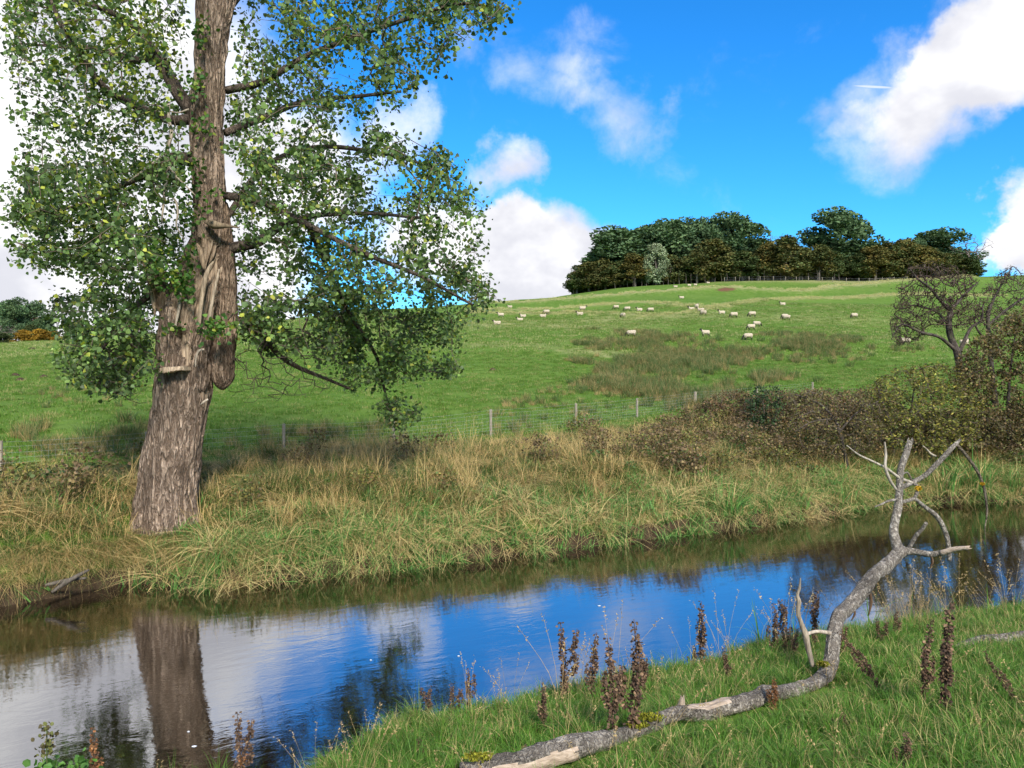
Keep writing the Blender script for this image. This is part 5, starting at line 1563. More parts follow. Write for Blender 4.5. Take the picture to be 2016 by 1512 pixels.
# ------------------------------------------------------------------ alder and thicket at the right
def woody(name, label, cat, stems, poly, Ym, Ys, natt, tipr, mat, pal=None, wts=None, nleaf=0, lsize=.06, seed=0, group=None, expo=.42, droop=.4, gap=.3, sag=.05, lshape=LEAF, tint=(1, 1, 1), every=1.0):
    rng = np.random.default_rng(seed)
    base = P(*stems[0][0][:3])
    root = empty(name, base, label, cat, group)
    nodes, par = [], []
    for s_i, g in enumerate(stems):
        q = resample(np.array([np.r_[P(x, y, Yd), r * .55 / F * Yd] for x, y, Yd, r in g]), .12)
        V, Fs = tube(q[:, :3], q[:, 3], 10, lambda k, a: 1 + .25 * (fbm(np.cos(a) * 1.5 + s_i, np.sin(a) * 1.5, k * .25, 2) - .5))
        link('stem' if s_i else 'trunk', mk_mesh('stem', V - base, Fs, mat, np.ones((len(V), 3)), True), root)
        for m_, p in enumerate(q[::2]):
            par.append(len(nodes) - 1 if m_ else -1); nodes.append(p[:3])
    pa = np.array(poly); att = []
    while len(att) < natt:
        x, y = rng.uniform(pa[:, 0].min(), pa[:, 0].max()), rng.uniform(pa[:, 1].min(), pa[:, 1].max())
        if not in_poly(np.array([x]), np.array([y]), poly)[0]: continue
        Yd = rng.normal(Ym, Ys)
        if vnoise(x / 30., y / 30., Yd * .8) < gap: continue
        q = P(x, y, Yd)
        if q[2] < gz(q[0], q[1]) + .1: continue
        att.append(q)
    N, pr, tips = grow(np.array(nodes), par, att, rng, .2, sag, .022)
    mb = MB(); skeleton_tubes(mb, N, pr, tipr, expo, len(nodes), .05, tint, (3, 4, 6))
    link('twigs', mb.mesh('twigs', M['twig'], True, base), root, kind='stuff')
    if nleaf:
        LP = []
        for t in tips:
            if rng.random() > every: continue
            i = t
            ch = [N[i], N[pr[i]], N[pr[pr[i]]] if pr[pr[i]] >= 0 else N[pr[i]]]
            k = rng.poisson(nleaf); u = rng.random((k, 1)) * 2
            q = np.where(u < 1, ch[0] + (ch[1] - ch[0]) * u, ch[1] + (ch[2] - ch[1]) * (u - 1)) + rng.normal(0, .07, (k, 3))
            LP.append(q)
        LP = np.concatenate(LP)
        v, f, c = leaves(LP, rng.uniform(.7, 1.3, len(LP)) * lsize, rng, droop, pick_cols(rng, len(LP), pal, wts, .25), lshape)
        link('foliage', mk_mesh('foliage', v - base, [f], M['bush_leaf'], c, True), root, kind='stuff')
    return root


def build_shrubs():
    AB = M['alder_bark']
    woody('alder_tree', 'nearly leafless dark alder with twisted crown at the right', 'tree',
          [[(1900, 800, 30, 15), (1892, 740, 30, 13), (1884, 695, 30, 12), (1871, 660, 30, 11), (1868, 635, 30, 10), (1871, 612, 30, 8.5), (1862, 600, 29.9, 6)],
           [(1868, 610, 30, 7), (1850, 590, 29.8, 5.5), (1830, 566, 29.7, 4.5), (1808, 550, 29.6, 3.5), (1790, 528, 29.5, 2)],
           [(1870, 612, 30, 7), (1888, 592, 30.2, 5.5), (1905, 574, 30.3, 4), (1925, 556, 30.4, 2.5)],
           [(1882, 690, 30, 7), (1850, 664, 29.6, 5.5), (1815, 655, 29.3, 5), (1790, 643, 29.1, 4), (1772, 640, 29, 3), (1755, 668, 28.9, 1.6)],
           [(1886, 700, 30, 8), (1900, 668, 30.1, 6.5), (1912, 645, 30.2, 5), (1932, 630, 30.3, 4), (1935, 600, 30.4, 2.4)],
           [(1868, 640, 30, 5), (1845, 615, 30.4, 4), (1815, 604, 30.7, 3), (1785, 600, 31, 2)]],
          [(1752, 640), (1760, 570), (1785, 525), (1830, 512), (1880, 520), (1930, 550), (1935, 620), (1900, 650), (1830, 640), (1800, 680), (1760, 680)], 30, .9, 1200, .0105, AB,
          [(0.07, 0.05, 0.035), (0.10, 0.09, 0.03)], [1, .3], 5, .045, 71, None, .30, .2, .28, .02, LEAF, (.72, .62, .62))
    woody('alder_tree', 'second slighter leafless alder cut by the right picture edge', 'tree',
          [[(1960, 800, 31, 10), (1952, 720, 31, 8), (1946, 650, 31, 7), (1946, 618, 31, 6), (1958, 585, 31, 4.5), (1972, 560, 31, 3), (1985, 535, 31, 1.6)],
           [(1946, 640, 31, 5), (1975, 615, 31.2, 4.5), (2010, 590, 31.4, 4), (2060, 560, 31.6, 2)],
           [(1950, 680, 31, 5), (1925, 650, 30.8, 3.5), (1915, 620, 30.6, 2)]],
          [(1920, 640), (1930, 570), (1965, 535), (1990, 522), (2012, 535), (2080, 540), (2090, 620), (2000, 650), (1950, 660)], 31.2, .8, 720, .0105, AB,
          [(0.08, 0.055, 0.04), (0.11, 0.10, 0.035)], [1, .3], 5, .045, 72, None, .30, .2, .28, .02, LEAF, (.75, .66, .66))
    YG = [(0.20, 0.20, 0.04), (0.11, 0.125, 0.036), (0.14, 0.10, 0.045), (0.30, 0.26, 0.05)]
    OB = [(0.15, 0.108, 0.052), (0.115, 0.098, 0.042), (0.15, 0.15, 0.045), (0.21, 0.135, 0.055)]
    woody('willow_shrub', 'tall brown twiggy shrub filling the right edge below the alders', 'shrub',
          [[(1990, 900, 27.5, 8), (1985, 800, 27.5, 6), (1990, 720, 27.4, 4), (2000, 650, 27.3, 2)], [(1970, 905, 27.8, 7), (1940, 820, 27.6, 5), (1920, 760, 27.5, 3), (1900, 720, 27.4, 2)], [(2040, 900, 27.5, 7), (2060, 800, 27.3, 5), (2050, 680, 27.2, 2)]],
          [(1870, 740), (1905, 680), (1950, 640), (2016, 605), (2120, 600), (2120, 900), (1960, 900), (1890, 870)], 27.6, .9, 1300, .008, AB, OB, [1, .8, .6, .4], 17, .072, 73, None, .36, .3, .25, .06)
    woody('willow_shrub', 'yellowing shrub with sparse pointed leaves behind the fallen branch tips', 'shrub',
          [[(1760, 915, 26.5, 7), (1755, 850, 26.5, 5.5), (1740, 800, 26.4, 4), (1725, 755, 26.3, 2)], [(1830, 910, 26.7, 7), (1840, 830, 26.6, 5), (1830, 770, 26.5, 3), (1815, 725, 26.4, 1.6)], [(1762, 880, 26.5, 5), (1790, 820, 26.2, 4), (1800, 760, 26, 2)], [(1870, 905, 27, 6), (1890, 840, 26.8, 4), (1900, 790, 26.6, 2)]],
          [(1690, 790), (1720, 745), (1780, 720), (1850, 715), (1900, 740), (1940, 800), (1930, 880), (1850, 895), (1740, 880), (1700, 840)], 26.5, .9, 1100, .0075, AB, YG, [1, .9, .6, .45], 11, .10, 74, None, .36, .3, .25, .06, SLIM)
    woody('hawthorn_shrub', 'sprawling dark shrub with arching grey branches left of the yellowing one', 'shrub',
          [[(1682, 985, 25, 8), (1670, 930, 25, 7.5), (1660, 880, 25, 6), (1648, 835, 25, 5), (1620, 800, 25, 4), (1590, 785, 25, 3), (1560, 775, 25, 1.6)], [(1652, 850, 25, 4), (1690, 810, 25.2, 3), (1730, 790, 25.4, 2)], [(1640, 825, 25, 3.5), (1600, 830, 24.7, 2.6), (1565, 850, 24.5, 1.6)]],
          [(1555, 770), (1640, 765), (1740, 780), (1760, 840), (1720, 890), (1640, 905), (1580, 880), (1550, 830)], 25.2, .9, 800, .007, AB, OB, [1, .8, .8, .3], 6, .058, 75, None, .38, .2, .25, .05)
    RB = [(0.17, 0.098, 0.052), (0.125, 0.085, 0.048), (0.20, 0.14, 0.055), (0.11, 0.125, 0.042)]
    for k, (x, Y, lab) in enumerate([(1440, 33, 'reddish brown bramble bush right of the last fence post'), (1525, 31.5, 'reddish brown bramble bush in the middle of the thicket'), (1610, 30.5, 'reddish brown bramble bush behind the dark arching shrub'), (1700, 29.5, 'reddish brown bramble bush at the right of the thicket')]):
        top = 772 - k * 3
        woody('bramble_bush', lab, 'shrub', [[(x, 905, Y, 3), (x - 10, 840, Y, 2.4), (x - 20, 790, Y, 1.5)], [(x + 20, 905, Y + .2, 3), (x + 30, 840, Y, 2.4), (x + 25, 785, Y, 1.5)], [(x - 30, 905, Y - .3, 3), (x - 50, 850, Y - .3, 2)]],
              [(x - 80, 880), (x - 70, top + 25), (x - 25, top), (x + 30, top - 4), (x + 75, top + 18), (x + 85, 880)], Y, .9, 560, .006, M['twig'], RB, [1, .9, .6, .8], 12, .06, 80 + k, 'bramble bushes on the far bank', .36, .3, .18, .05)
    GR = [(0.030, 0.060, 0.022), (0.045, 0.085, 0.028), (0.03, 0.05, 0.025)]
    woody('green_bush', 'small dark green leafy bush standing in front of the brown brambles', 'shrub', [[(1505, 880, 30, 4), (1505, 820, 30, 3), (1500, 775, 30, 1.5)], [(1510, 870, 30, 3), (1530, 810, 30, 2), (1532, 780, 30, 1)]],
          [(1472, 860), (1468, 790), (1490, 755), (1520, 748), (1540, 780), (1545, 850)], 30, .5, 150, .006, M['twig'], GR, [1, .9, .4], 15, .065, 90, None, .36, .2, .2, .05)
    OL = [(0.105, 0.110, 0.025), (0.17, 0.14, 0.03), (0.075, 0.085, 0.025), (0.12, 0.07, 0.03)]
    for k, (x, y0, y1, w, Y, lab) in enumerate([(1520, 880, 985, 90, 24.5, 'olive yellow bush on the slope above the fallen straw'), (1430, 890, 990, 80, 24.0, 'olive brown bush on the slope left of the olive yellow one'), (1330, 850, 930, 90, 27, 'brownish weed bush high on the bank below the fence post')]):
        woody('bank_bush', lab, 'shrub', [[(x, y1, Y, 3), (x - 8, (y0 + y1) / 2, Y, 2), (x - 12, y0 + 15, Y, 1)], [(x + 10, y1, Y, 3), (x + 30, (y0 + y1) / 2, Y, 2), (x + 35, y0 + 25, Y, 1)]],
              [(x - w, y1 - 10), (x - w * .8, y0 + 30), (x - w * .2, y0), (x + w * .5, y0 + 10), (x + w, y0 + 45), (x + w, y1 - 10)], Y, .5, 200, .005, M['twig'], OL if k < 2 else OB, [1, .8, .6, .5], 12, .05, 95 + k, None, .36, .2, .2, .05)
build_shrubs()

def build_reeds():
    for k, (px, py, h, n, w, sp, dry, lab) in enumerate([(1850, 992, (1.0, 1.7), 150, .03, .55, .35, 'tall yellowing reed clump at the water behind the fallen fork'), (1915, 988, (1.0, 1.75), 170, .03, .6, .3, 'tallest green and straw reed clump near the right edge'), (1990, 984, (.7, 1.3), 130, .028, .6, .45, 'reed clump at the right picture edge by the water'),
                                                     (1425, 1036, (.7, 1.25), 150, .03, .5, .1, 'big fresh green reed clump at the water left of the fallen fork'), (1555, 1012, (.4, .8), 110, .028, .5, .12, 'low green reed clump trailing in the water'), (1645, 1004, (.4, .85), 100, .028, .45, .2, 'low reed clump just left of the fallen fork tips')]):
        rng = np.random.default_rng(300 + k)
        p = hit(px, py); p[1] += .25; p[0] = (px - CX) / F * p[1]; p[2] = gz(p[0], p[1]) - .03
        me = proto('reed_clump', [blades(rng, n, h, w, sp, .75, 6, dry, (.75, 1.3), .05, .35), blades(rng, n // 2, (h[0] * .5, h[1] * .6), w * .6, sp, 1.2, 5, .85, (.8, 1.3), .4, .6)], M['reed'])
        link('reed_clump', me, None, lab, 'reeds', 'reed clumps along the far water edge', loc=p)
build_reeds()

# ------------------------------------------------------------------ fallen tree on the near bank
def build_fallen_tree():
    rng = np.random.default_rng(51)
    g = lambda px, py, lift=.0: hit(px, py) + np.array([0, 0, lift])
    def depth(px, py): return hit(px, py)[1]
    ctl = []
    for px, py, r in LOGPX[:-1]:
        h = hit(px, py + r * 1.0); Y = h[1]
        ctl.append(np.r_[P(px, py + r * .15, Y), r / F * Y])
    Yb = hit(1622, 1345)[1]
    for px, py, dY, r in [(1628, 1330, -.02, 20), (1636, 1300, .05, 20), (1637, 1265, .15, 19), (1650, 1225, .35, 19), (1680, 1180, .7, 20), (1720, 1135, 1.1, 19), (1757, 1106, 1.45, 18), (1776, 1085, 1.6, 18)]:
        ctl.append(np.r_[P(px, py, Yb + dY), r / F * (Yb + dY)])
    Yf = Yb + 1.6
    base = ctl[8][:3].copy(); base[2] = gz(base[0], base[1])
    root = empty('fallen_tree', base, 'fallen dead tree on the near bank, its forked bare end rising over the water', 'dead tree')
    q = resample(np.array(ctl), .03)
    s_ = np.cumsum(np.r_[0, np.linalg.norm(np.diff(q[:, :3], axis=0), axis=1)])
    S = 40
    def bmp(k, a):
        zz = s_[:, None]
        pl = np.abs(fbm(np.cos(a) * 2.6 + 4, np.sin(a) * 2.6, zz * 4.5, 3) - .5) * 2
        return 1 + .34 * (pl - .35) + .14 * (vnoise(np.cos(a) * 5, np.sin(a) * 5, zz * 16) - .5) + .30 * (fbm(np.cos(a) * .9, np.sin(a) * .9 + 3, zz * 1.6, 2) - .5)
    q[:, 3] *= .72
    q[:, 2] += .05 * (fbm(s_ * 2.3, 0 * s_, 4.0, 2) - .5) * 2
    q[:, 0] += .04 * (fbm(s_ * 2.0, 0 * s_, 8.0, 2) - .5) * 2
    V, Fs = tube(q[:, :3], q[:, 3], S, bmp)
    # stripped stretch at the butt, facing the camera
    px = CX + V[:, 0] / V[:, 1] * F; py = HY - (V[:, 2] - EYE) / V[:, 1] * F
    nz = (vnoise(V[:, 0] * 12, V[:, 1] * 12, V[:, 2] * 12) - .5) * 14
    cen = np.repeat(q[:, :3], S, 0); cen = np.concatenate([cen, q[:1, :3], q[-1:, :3]])
    facing = (V - cen)[:, 1] * -1 + 0.25 * (V - cen)[:, 2]
    bare = (px + nz > 965) & (px + nz < 1140 + nz) & (facing > .01) & ((V - cen)[:, 2] < .055 + nz * .001)
    bare |= (px > 1352) & (px < 1440) & ((V - cen)[:, 2] > .05) & (nz > -4)
    Q = Fs[0]
    mi = np.r_[(bare[Q].mean(1) > .5).astype(int), np.zeros(len(Fs[1]), int)]
    me = mk_mesh('trunk', V - base, Fs, [M['log_bark'], M['log_wood']], np.ones((len(V), 3)), True, mi)
    log_ob = link('trunk', me, root, 'cracked grey bark trunk with stripped pale butt')
    def br(name, pp, mat=M['log_bark'], sides=12, label=None, tint=(1, 1, 1), jag=False, seed=0, under=None):
        qq = resample(np.array([np.r_[P(x, y, Y), r * .70 / F * Y] for x, y, Y, r in pp]), .03)
        V, Fs = tube(qq[:, :3], np.maximum(qq[:, 3], .002), sides, lambda k, a: 1 + .28 * (fbm(np.cos(a) * 2 + seed, np.sin(a) * 2, k * .12, 3) - .5))
        if jag:
            e = (len(qq) - 1) * sides; T = qq[-1, :3] - qq[-2, :3]; T /= np.linalg.norm(T)
            V[e:e + sides] += T * (rng.random((sides, 1)) - .3) * qq[-1, 3] * 3
        br.last = link(name, mk_mesh(name, V - base, Fs, mat, np.tile(tint, (len(V), 1)), True), under or root, label)
        return br.last
    LB, DW = M['log_bark'], M['dead_wood']
    y = Yf
    br('branch', [(1772, 1092, y, 17), (1762, 1062, y + .05, 13), (1760, 1040, y + .1, 11.5), (1768, 1000, y + .15, 11), (1771, 960, y + .2, 9.5), (1773, 925, y + .25, 9.5), (1783, 895, y + .3, 9), (1791, 871, y + .35, 8)], LB, 18, 'upright broken branch, thickest of the fork', jag=True, seed=1)
    br('branch', [(1772, 1085, y, 14), (1800, 1086, y - .1, 9), (1830, 1091, y - .2, 8.5), (1858, 1087, y - .3, 7), (1882, 1081, y - .4, 6), (1905, 1079, y - .5, 4)], LB, 14, 'broken side branch with torn bark over the water', jag=True, seed=2)
    br('bare_tip', [(1852, 1088.5, y - .29, 7.4), (1880, 1081, y - .4, 6.5), (1906, 1078, y - .505, 4.5)], M['log_wood'], 12, 'pale broken end without bark', jag=True, seed=3, under=br.last)
    br('branch', [(1790, 1078, y - .03, 6), (1803, 1055, y - .1, 5.5), (1815, 1042, y - .15, 5), (1824, 1029, y - .2, 4.5)], LB, 10, 'short stub pointing up', seed=4)
    br('branch', [(1774, 960, y + .2, 7), (1795, 950, y + .3, 6.5), (1822, 935, y + .4, 6.5), (1850, 908, y + .5, 7), (1872, 884, y + .6, 6.5), (1890, 866, y + .7, 3.5)], LB, 14, 'pale branch slanting up to the right', jag=True, seed=5)
    br('branch', [(1884, 876, y + .65, 4), (1905, 900, y + .7, 4.5), (1925, 930, y + .75, 4.5), (1937, 960, y + .8, 4), (1942, 990, y + .8, 3.4), (1943, 1015, y + .8, 2.4), (1939, 1040, y + .8, 1.4), (1941, 1062, y + .8, .8)], LB, 8, 'thin drooping branch hanging to the water', (.6, .55, .48), seed=6)
    br('branch', [(1800, 952, y + .3, 4), (1770, 940, y + .2, 4), (1745, 922, y + .1, 3.6), (1715, 907, y, 3), (1690, 895, y - .1, 2.4), (1667, 877, y - .2, 1.2)], DW, 8, 'thin grey branch slanting up to the left', seed=7, tint=(.9, .93, .95))
    br('branch', [(1765, 965, y + .15, 4), (1752, 945, y + .05, 4), (1743, 920, y, 4), (1744, 895, y, 3.4), (1742, 870, y, 2)], DW, 8, 'thin bleached branch curving straight up', seed=8, tint=(1.0, 1.02, 1.05))
    br('branch', [(1768, 990, y + .15, 5), (1790, 985, y + .2, 5), (1800, 982, y + .22, 5), (1818, 996, y + .3, 5.5), (1845, 1018, y + .35, 6.5), (1862, 1050, y + .4, 6.5), (1868, 1080, y + .42, 6), (1869, 1104, y + .45, 5.5)], LB, 12, 'arched branch bending down into the water', seed=9)
    br('branch', [(1768, 983, y + .15, 3.5), (1750, 986, y + .05, 3.4), (1735, 993, y, 2.6), (1722, 998, y - .05, 1.4)], LB, 7, None, seed=10)
    br('branch', [(1800, 981, y + .22, 4.5), (1806, 968, y + .22, 4.5), (1805, 956, y + .25, 4.5), (1792, 950, y + .3, 4)], LB, 8, None, seed=11)
    bent_ob = br.last
    br('branch', [(1775, 935, y + .25, 3), (1786, 930, y + .25, 2.4), (1795, 945, y + .3, 3)], LB, 7, None, seed=15)
    br('branch', [(1842, 898, y + .45, 3), (1832, 893, y + .4, 3), (1824, 884, y + .35, 2), (1817, 878, y + .3, 1.2)], DW, 7, None, seed=16)
    br('branch', [(1634, 1246, Yb + .15, 6), (1610, 1243, Yb + .05, 5), (1595, 1246, Yb, 5), (1586, 1250, Yb, 6)], DW, 9, 'short link to the grey upright stick', seed=12)
    br('branch', [(1600, 1312, Yb - .03, 6), (1591, 1275, Yb, 8), (1586, 1250, Yb, 9), (1577, 1226, Yb, 6), (1571, 1204, Yb, 5.5), (1573, 1186, Yb, 6.5), (1570, 1172, Yb, 4), (1574, 1158, Yb, 3.4), (1576, 1138, Yb, 1.5)], DW, 14, 'bleached grey upright stick', seed=13, tint=(.72, .70, .66))
    br('branch_stub', [(1338, 1402, Yb - 1.15, 14), (1342, 1388, Yb - 1.15, 11), (1343, 1376, Yb - 1.15, 6)], DW, 12, 'splintered knot on the log', jag=True, seed=14, tint=(.85, .8, .75))
    # hanging strips of bark
    for k, (x0, y0, x1, y1, Y, w) in enumerate([(1712, 1160, 1710, 1212, Yb + .98, 4), (1680, 1195, 1676, 1222, Yb + .75, 3), (1833, 1094, 1832, 1118, y - .22, 3.5)]):
        br('bark_strip', [(x0, y0, Y, w), (x0 + 3, (y0 + y1) / 2, Y, w * 1.1), (x1, y1, Y, w * .4)], M['heartwood'], 5, 'strip of bark hanging from the log' if k == 0 else None, (.5, .42, .36), seed=30 + k, under=log_ob)
    # moss cushions and orange lichen
    def cushion(px, py, Y, rx, rz, mat, name, lab=None):
        p = P(px, py, Y); n = 320
        pts = ellipsoid_pts(rng, n, p, (rx * 1.4, rx * .8, rz * .6), .3)
        v, f, c = leaves(pts, rng.uniform(.012, .024, n), rng, -.8, np.tile((1, 1, 1), (n, 1)) * rng.uniform(.6, 1.3, (n, 1)), LEAF)
        link(name, mk_mesh(name, v - base, [f], mat, c, True), log_ob if name == 'moss' else bent_ob, lab, kind='stuff')
    def logY(px):
        pp = CX + q[:, 0] / q[:, 1] * F; return q[np.argmin(np.abs(pp - px)), 1]
    for (px, py, rx, rz) in [(1280, 1412, .10, .045), (1255, 1428, .08, .03), (940, 1490, .09, .03), (1620, 1308, .05, .05)]:
        cushion(px, py, logY(px) - .02, rx, rz, M['moss'], 'moss', 'yellow green moss cushion' if px == 1280 else None)
    cushion(1808, 962, y + .2, .028, .05, M['lichen'], 'lichen', 'orange lichen on a bent twig')
    cushion(1934, 953, y + .77, .022, .03, M['lichen'], 'lichen', None)
    # the other branch on the right
    pp = []
    for px, py, r in [(1872, 1283, 3), (1895, 1273, 7), (1930, 1264, 10), (1970, 1262, 11), (2016, 1256, 12), (2090, 1250, 13)]:
        h = hit(px, py + r); pp.append(np.r_[P(px, py - 2, h[1]), r / F * h[1]])
    qq = resample(np.array(pp), .03)
    V, Fs = tube(qq[:, :3], qq[:, 3], 14, lambda k, a: 1 + .3 * (fbm(np.cos(a) * 2, np.sin(a) * 2, k * .1, 3) - .5))
    b = qq[len(qq) // 2, :3]
    link('fallen_branch', mk_mesh('fallen_branch', V - b, Fs, M['log_bark'], np.ones((len(V), 3)), True), None, 'grey fallen branch lying in the grass at the right edge', 'branch', loc=b)
    # roots washed out under the far bank
    for k, (pth, lab) in enumerate([([(102, 1166, 13.4, 4), (125, 1150, 13.5, 6), (150, 1135, 13.6, 6), (175, 1122, 13.8, 3)], 'weathered root slanting out of the undercut far bank'), ([(90, 1152, 13.6, 5), (130, 1143, 13.65, 5), (170, 1138, 13.7, 3)], 'flat grey root lying low in the undercut far bank')]):
        qq = resample(np.array([np.r_[P(x, yy, Y), r * .7 / F * Y] for x, yy, Y, r in pth]), .05)
        V, Fs = tube(qq[:, :3], qq[:, 3], 9, lambda kk, a: 1 + .4 * (fbm(np.cos(a) * 2 + k, np.sin(a) * 2, kk * .2, 2) - .5)); b = qq[0, :3]
        link('bank_root', mk_mesh('bank_root', V - b, Fs, M['dead_wood'], np.full((len(V), 3), .28), True), None, lab, 'root', loc=b)
build_fallen_tree()

# ------------------------------------------------------------------ dead docks and other plants of the near bank
def dock_meshes(seed, branched=False, orange=False):
    """unit-height withered dock: ribbed stem and dense whorls of papery brown seed and leaf"""
    rng = np.random.default_rng(seed)
    st = MB(); hd = MB()
    axes = [np.array([[0, 0, -.05], [rng.normal(0, .02), rng.normal(0, .02), .5], [rng.normal(0, .03), rng.normal(0, .03), 1.0]])]
    if branched:
        for k in range(4):
            a = rng.uniform(0, 6.28); h = .25 + .14 * k
            axes.append(np.array([[0, 0, h], [math.cos(a) * .10, math.sin(a) * .10, h + .08], [math.cos(a) * .13, math.sin(a) * .13, h + .28]]))
    else:
        for k in range(2):
            a = rng.uniform(0, 6.28); h = .2 + .3 * rng.random()
            axes.append(np.array([[0, 0, h], [math.cos(a) * .05, math.sin(a) * .05, h + .1], [math.cos(a) * .06, math.sin(a) * .06, h + .35]]))
    pal = [(0.105, 0.066, 0.044), (0.155, 0.098, 0.060), (0.070, 0.047, 0.034), (0.24, 0.155, 0.09)]
    if orange: pal = [(0.22, 0.10, 0.04), (0.17, 0.085, 0.04), (0.11, 0.06, 0.035), (0.28, 0.14, 0.06)]
    for i, ax in enumerate(axes):
        q = resample(ax, .03)
        V, Fs = tube(q, np.linspace(.0085 if i == 0 else .005, .003, len(q)), 6); st.add(V, Fs, (.10, .062, .042))
        t0 = .12 if i == 0 else .2
        m = int(len(q) * (1 - t0)); 
        whorl = np.arange(t0, .97, .036 if i == 0 else .05 * (1.0 / max(.3, len(q) * .03)))
        for w in whorl:
            c = q[min(len(q) - 1, int(w * len(q)))]
            k = rng.integers(13, 22) if w < .85 else rng.integers(5, 10)
            rr = (.034 if i == 0 else .024) * (1.15 - .55 * w) * rng.uniform(.6, 1.35)
            a = rng.uniform(0, 6.28, k); rad = rr * rng.uniform(.2, 1, k)
            p = c + np.c_[np.cos(a) * rad, np.sin(a) * rad, rng.normal(0, .016, k)]
            axd = np.c_[np.cos(a), np.sin(a), rng.normal(-.5, .6, k)]
            v, f, cc = leaves(p, rng.uniform(.018, .036, k), rng, .5, pick_cols(rng, k, pal, [1, 1, .8, .35], .25), CARD, axd)
            hd.add(v, f, cc)
    return st.mesh('stem', M['dock'], True), hd.mesh('seed_head', M['dock'], False)


def land(px, py):
    """like hit(), but steps back towards the camera until it is on the near bank"""
    p = hit(px, py)
    while p[2] < .18 or p[1] > near_edge(p[0]) + .3:
        Y = p[1] - .05; x = (px - CX) / F * Y; p = np.array([x, Y, gz(x, Y)])
        if Y < 4: break
    return p

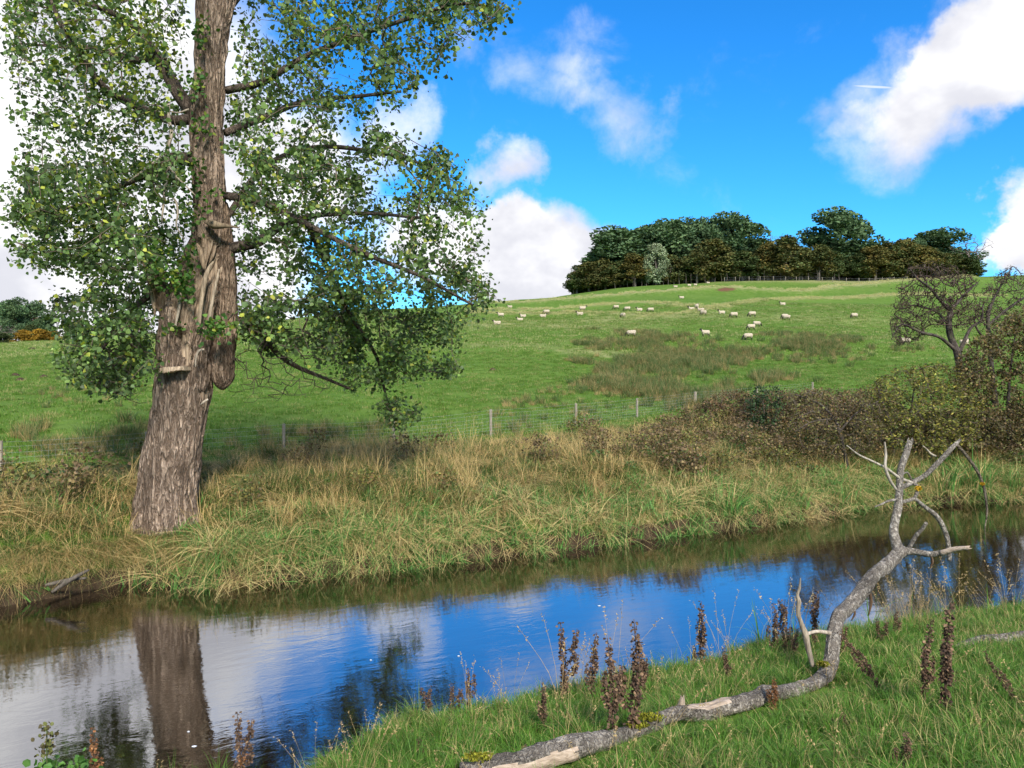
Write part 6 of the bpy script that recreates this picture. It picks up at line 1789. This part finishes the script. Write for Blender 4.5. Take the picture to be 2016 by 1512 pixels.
def build_docks():
    A = [dock_meshes(s) for s in (1, 2, 3, 4)]; B = [dock_meshes(9, True), dock_meshes(10, True)]; O = [dock_meshes(12, False, True)]
    D = [(1113, 1222, 1392, B[0], 0, 'bushy branched brown dock, tallest of the left cluster against blue water'),
         (1166, 1244, 1388, A[1], .03, 'upright brown dock just right of the bushy branched one'),
         (1203, 1254, 1462, A[0], -.03, 'tall brown dock growing down to the log, left of the tallest'),
         (1239, 1213, 1452, A[2], .02, 'tallest slender brown dock standing behind the log in the middle'),
         (1266, 1252, 1378, A[3], .04, 'brown dock at the right of the central cluster'),
         (1071, 1336, 1442, A[3], 0, 'short brown dock standing alone left of the central cluster'),
         (925, 1312, 1378, B[1], 0, 'small dock with nodding head on the grassy point by the water'),
         (888, 1343, 1386, B[0], .1, 'low withered dock left of the nodding one at the water'),
         (838, 1350, 1396, B[1], -.2, 'leftmost low withered dock on the grassy point'),
         (1384, 1178, 1312, A[0], -.05, 'tall dock standing alone against the water in the middle right'),
         (1366, 1268, 1304, B[1], .1, 'tiny dock at the foot of the lone tall one'),
         (1432, 1272, 1345, A[1], .02, 'short dark dock right of the lone tall one'),
         (1522, 1182, 1298, A[2], -.02, 'left dock of the dark cluster beside the grey upright stick'),
         (1546, 1176, 1292, B[0], .05, 'dock with a green sprig left of the grey upright stick'),
         (1561, 1232, 1298, A[3], .1, 'short dock at the foot of the grey upright stick'),
         (1603, 1156, 1282, A[1], .02, 'dock with curled tip right of the grey upright stick'),
         (1648, 1212, 1300, B[1], -.1, 'ragged dock tangled around the bend of the fallen trunk'),
         (1521, 1328, 1398, O[0], .02, 'small rust orange dock in front of the fallen trunk'),
         (1822, 1216, 1386, A[3], .03, 'left one of two tall docks at the lower right'),
         (1862, 1182, 1412, A[0], -.03, 'right taller one of two tall docks at the lower right'),
         (1768, 1198, 1258, A[2], .05, 'small dock by the water edge left of the two tall ones'),
         (1732, 1216, 1270, B[0], 0, 'faint small dock by the water edge below the leaning trunk'),
         (1770, 1432, 1520, A[2], .1, 'reddish dock stem at the bottom edge below the leaning docks'),
         (1655, 1398, 1436, B[1], .3, 'low crumpled dock in the grass below the bend of the trunk'),
         (476, 1398, 1530, B[0], 0, 'pale brown dock at the bottom edge before the trunk reflection'),
         (438, 1468, 1530, O[0], .5, 'rust coloured bent dock at the bottom edge left of the pale one'),
         (186, 1424, 1540, O[0], .02, 'rust brown dock at the bottom left before bright water'),
         (832, 1440, 1500, A[1], -.1, 'thin grey dock in the grass left of the log end'),
         (968, 1478, 1530, A[3], .1, 'withered dock in front of the pale end of the log'),
         (1035, 1462, 1520, B[1], .1, 'withered dock lying against the bare pale wood of the log')]
    for k, (px, t, b, ms, lean, lab) in enumerate(D):
        p = land(px, b)
        h = (EYE - (t - HY) / F * p[1]) - p[2]
        root = empty('dead_dock', p - np.array([0, 0, .02]), lab, 'dead plant', 'withered docks on the near bank', rz=k * 2.1)
        root.rotation_euler = (0, lean, k * 2.1 if lean < .08 else 0)
        root.scale = (max(h, .6) * 1.15, max(h, .6) * 1.15, h)
        link('stem', ms[0], root); link('seed_head', ms[1], root, kind='stuff')
    # two docks toppled over
    for k, (x0, y0, x1, y1, lab) in enumerate([(1745, 1376, 1655, 1240, 'long dark dock leaning left onto the fallen trunk'), (2012, 1392, 1938, 1278, 'dark dock leaning left at the right edge')]):
        p = hit(x0, y0); q = P(x1, y1, p[1] + .25); d = Vector(q - p)
        root = empty('dead_dock', p, lab, 'dead plant', 'withered docks on the near bank')
        root.rotation_euler = d.to_track_quat('Z', 'Y').to_euler(); root.scale = (d.length * .9,) * 2 + (d.length,)
        link('stem', A[k * 2][0], root); link('seed_head', A[k * 2][1], root, kind='stuff')
    # leafy weed at the bottom left
    rng = np.random.default_rng(77)
    b = np.array([-3.75, 6.2, 0]); b[2] = gz(b[0], b[1])
    root = empty('leafy_weed', b, 'fresh green prickly weed with a seeding top in the bottom left corner', 'plant')
    mb = MB()
    for (dx, h) in [(0, .80), (.12, .5), (.22, .48), (-.1, .42)]:
        V, Fs = tube(resample(np.array([[0, 0, 0], [dx * .6, 0, h * .5], [dx, 0, h]]), .05), np.full(len(resample(np.array([[0, 0, 0], [dx * .6, 0, h * .5], [dx, 0, h]]), .05)), .006), 5)
        mb.add(V, Fs, (.09, .12, .04))
    link('stem', mb.mesh('stem', M['weed']), root)
    n = 300; p = np.c_[rng.uniform(-.14, .34, n), rng.normal(0, .10, n), rng.uniform(.18, .56, n)]
    v, f, c = leaves(p, rng.uniform(.035, .075, n), rng, .0, pick_cols(rng, n, [(.09, .20, .035), (.07, .16, .03), (.13, .24, .05)], [1, 1, .5]), CARD)
    link('foliage', mk_mesh('foliage', v, [f], M['weed'], c, False), root, kind='stuff')
    n = 90; p = np.c_[rng.normal(0, .035, n), rng.normal(0, .03, n), rng.uniform(.58, .84, n)]
    v, f, c = leaves(p, rng.uniform(.02, .045, n), rng, -.8, pick_cols(rng, n, [(.14, .15, .04), (.10, .08, .035)], [1, .8]), CARD)
    link('seed_head', mk_mesh('seed_head', v, [f], M['weed'], c, False), root, kind='stuff')
    # thin dry bents and reed stems at the near water edge
    ms = [stalks(rng, 5, (.45, .95), .0028, .10, (1, 1, 1), .028, .28).mesh('bent', M['dry_stalk']) for _ in range(4)]
    gm = [proto('gs', [blades(rng, 9, (.5, .95), .012, .08, .5, 5, .35, (.9, 1.3))], M['near_grass']) for _ in range(2)]
    pts, df, dn = sample(rng, -3, 11, 6, 14.5, 9, lambda x, y, z, f, d: (d > .05) & (d < 1.1) & inview(x, y, .1))
    k = rng.random(len(pts)) < np.clip(.12 + .5 * smoothstep(2, 4, pts[:, 0]), 0, .75)
    instancer('dry_bents', pts[k], ms + gm, rng, (.6, 1.1), .15, 'thin dry stems and reed shoots along the near water edge', [1, 1, 1, 1, .5, .5], 'grass')
    pts, df, dn = sample(rng, -3, 9, 5, 11, 1.6, lambda x, y, z, f, d: (d > .3) & inview(x, y, .1))
    instancer('scattered_bents', pts, ms, rng, (.4, .75), .3, 'scattered dry stems in the near bank grass', None, 'grass')
    # foam flecks and leaves drifting on the water
    r = np.random.default_rng(78)
    for k, (px, py, s, lab) in enumerate([(382, 1470, .05, 'white foam fleck on the dark trunk reflection, largest'), (371, 1441, .025, 'small foam fleck above the largest one'), (1180, 1193, .05, 'foam fleck on blue water in the middle of the river'), (730, 1300, .03, 'foam fleck on water beside the grassy point'), (903, 1292, .035, 'foam fleck on blue water left of the docks')]):
        Y = EYE * F / (py - HY); x = (px - CX) / F * Y
        a = np.linspace(0, 6.283, 12, endpoint=False); rr = s * .42 * r.uniform(.6, 1.1, 12)
        V = np.concatenate([np.c_[np.cos(a) * rr * 1.6, np.sin(a) * rr, np.zeros(12) + .003], [[0, 0, .012]]])
        link('foam_fleck', mk_mesh('foam_fleck', V, [np.array([[q, (q + 1) % 12, 12] for q in range(12)])], M['foam'], np.ones((13, 3)), True), None, lab, 'foam', 'foam flecks on the river', loc=(x, Y, 0.001))
M['foam'] = plain_mat('foam', (.7, .72, .74), .6, .3, .1, 20)
build_docks()
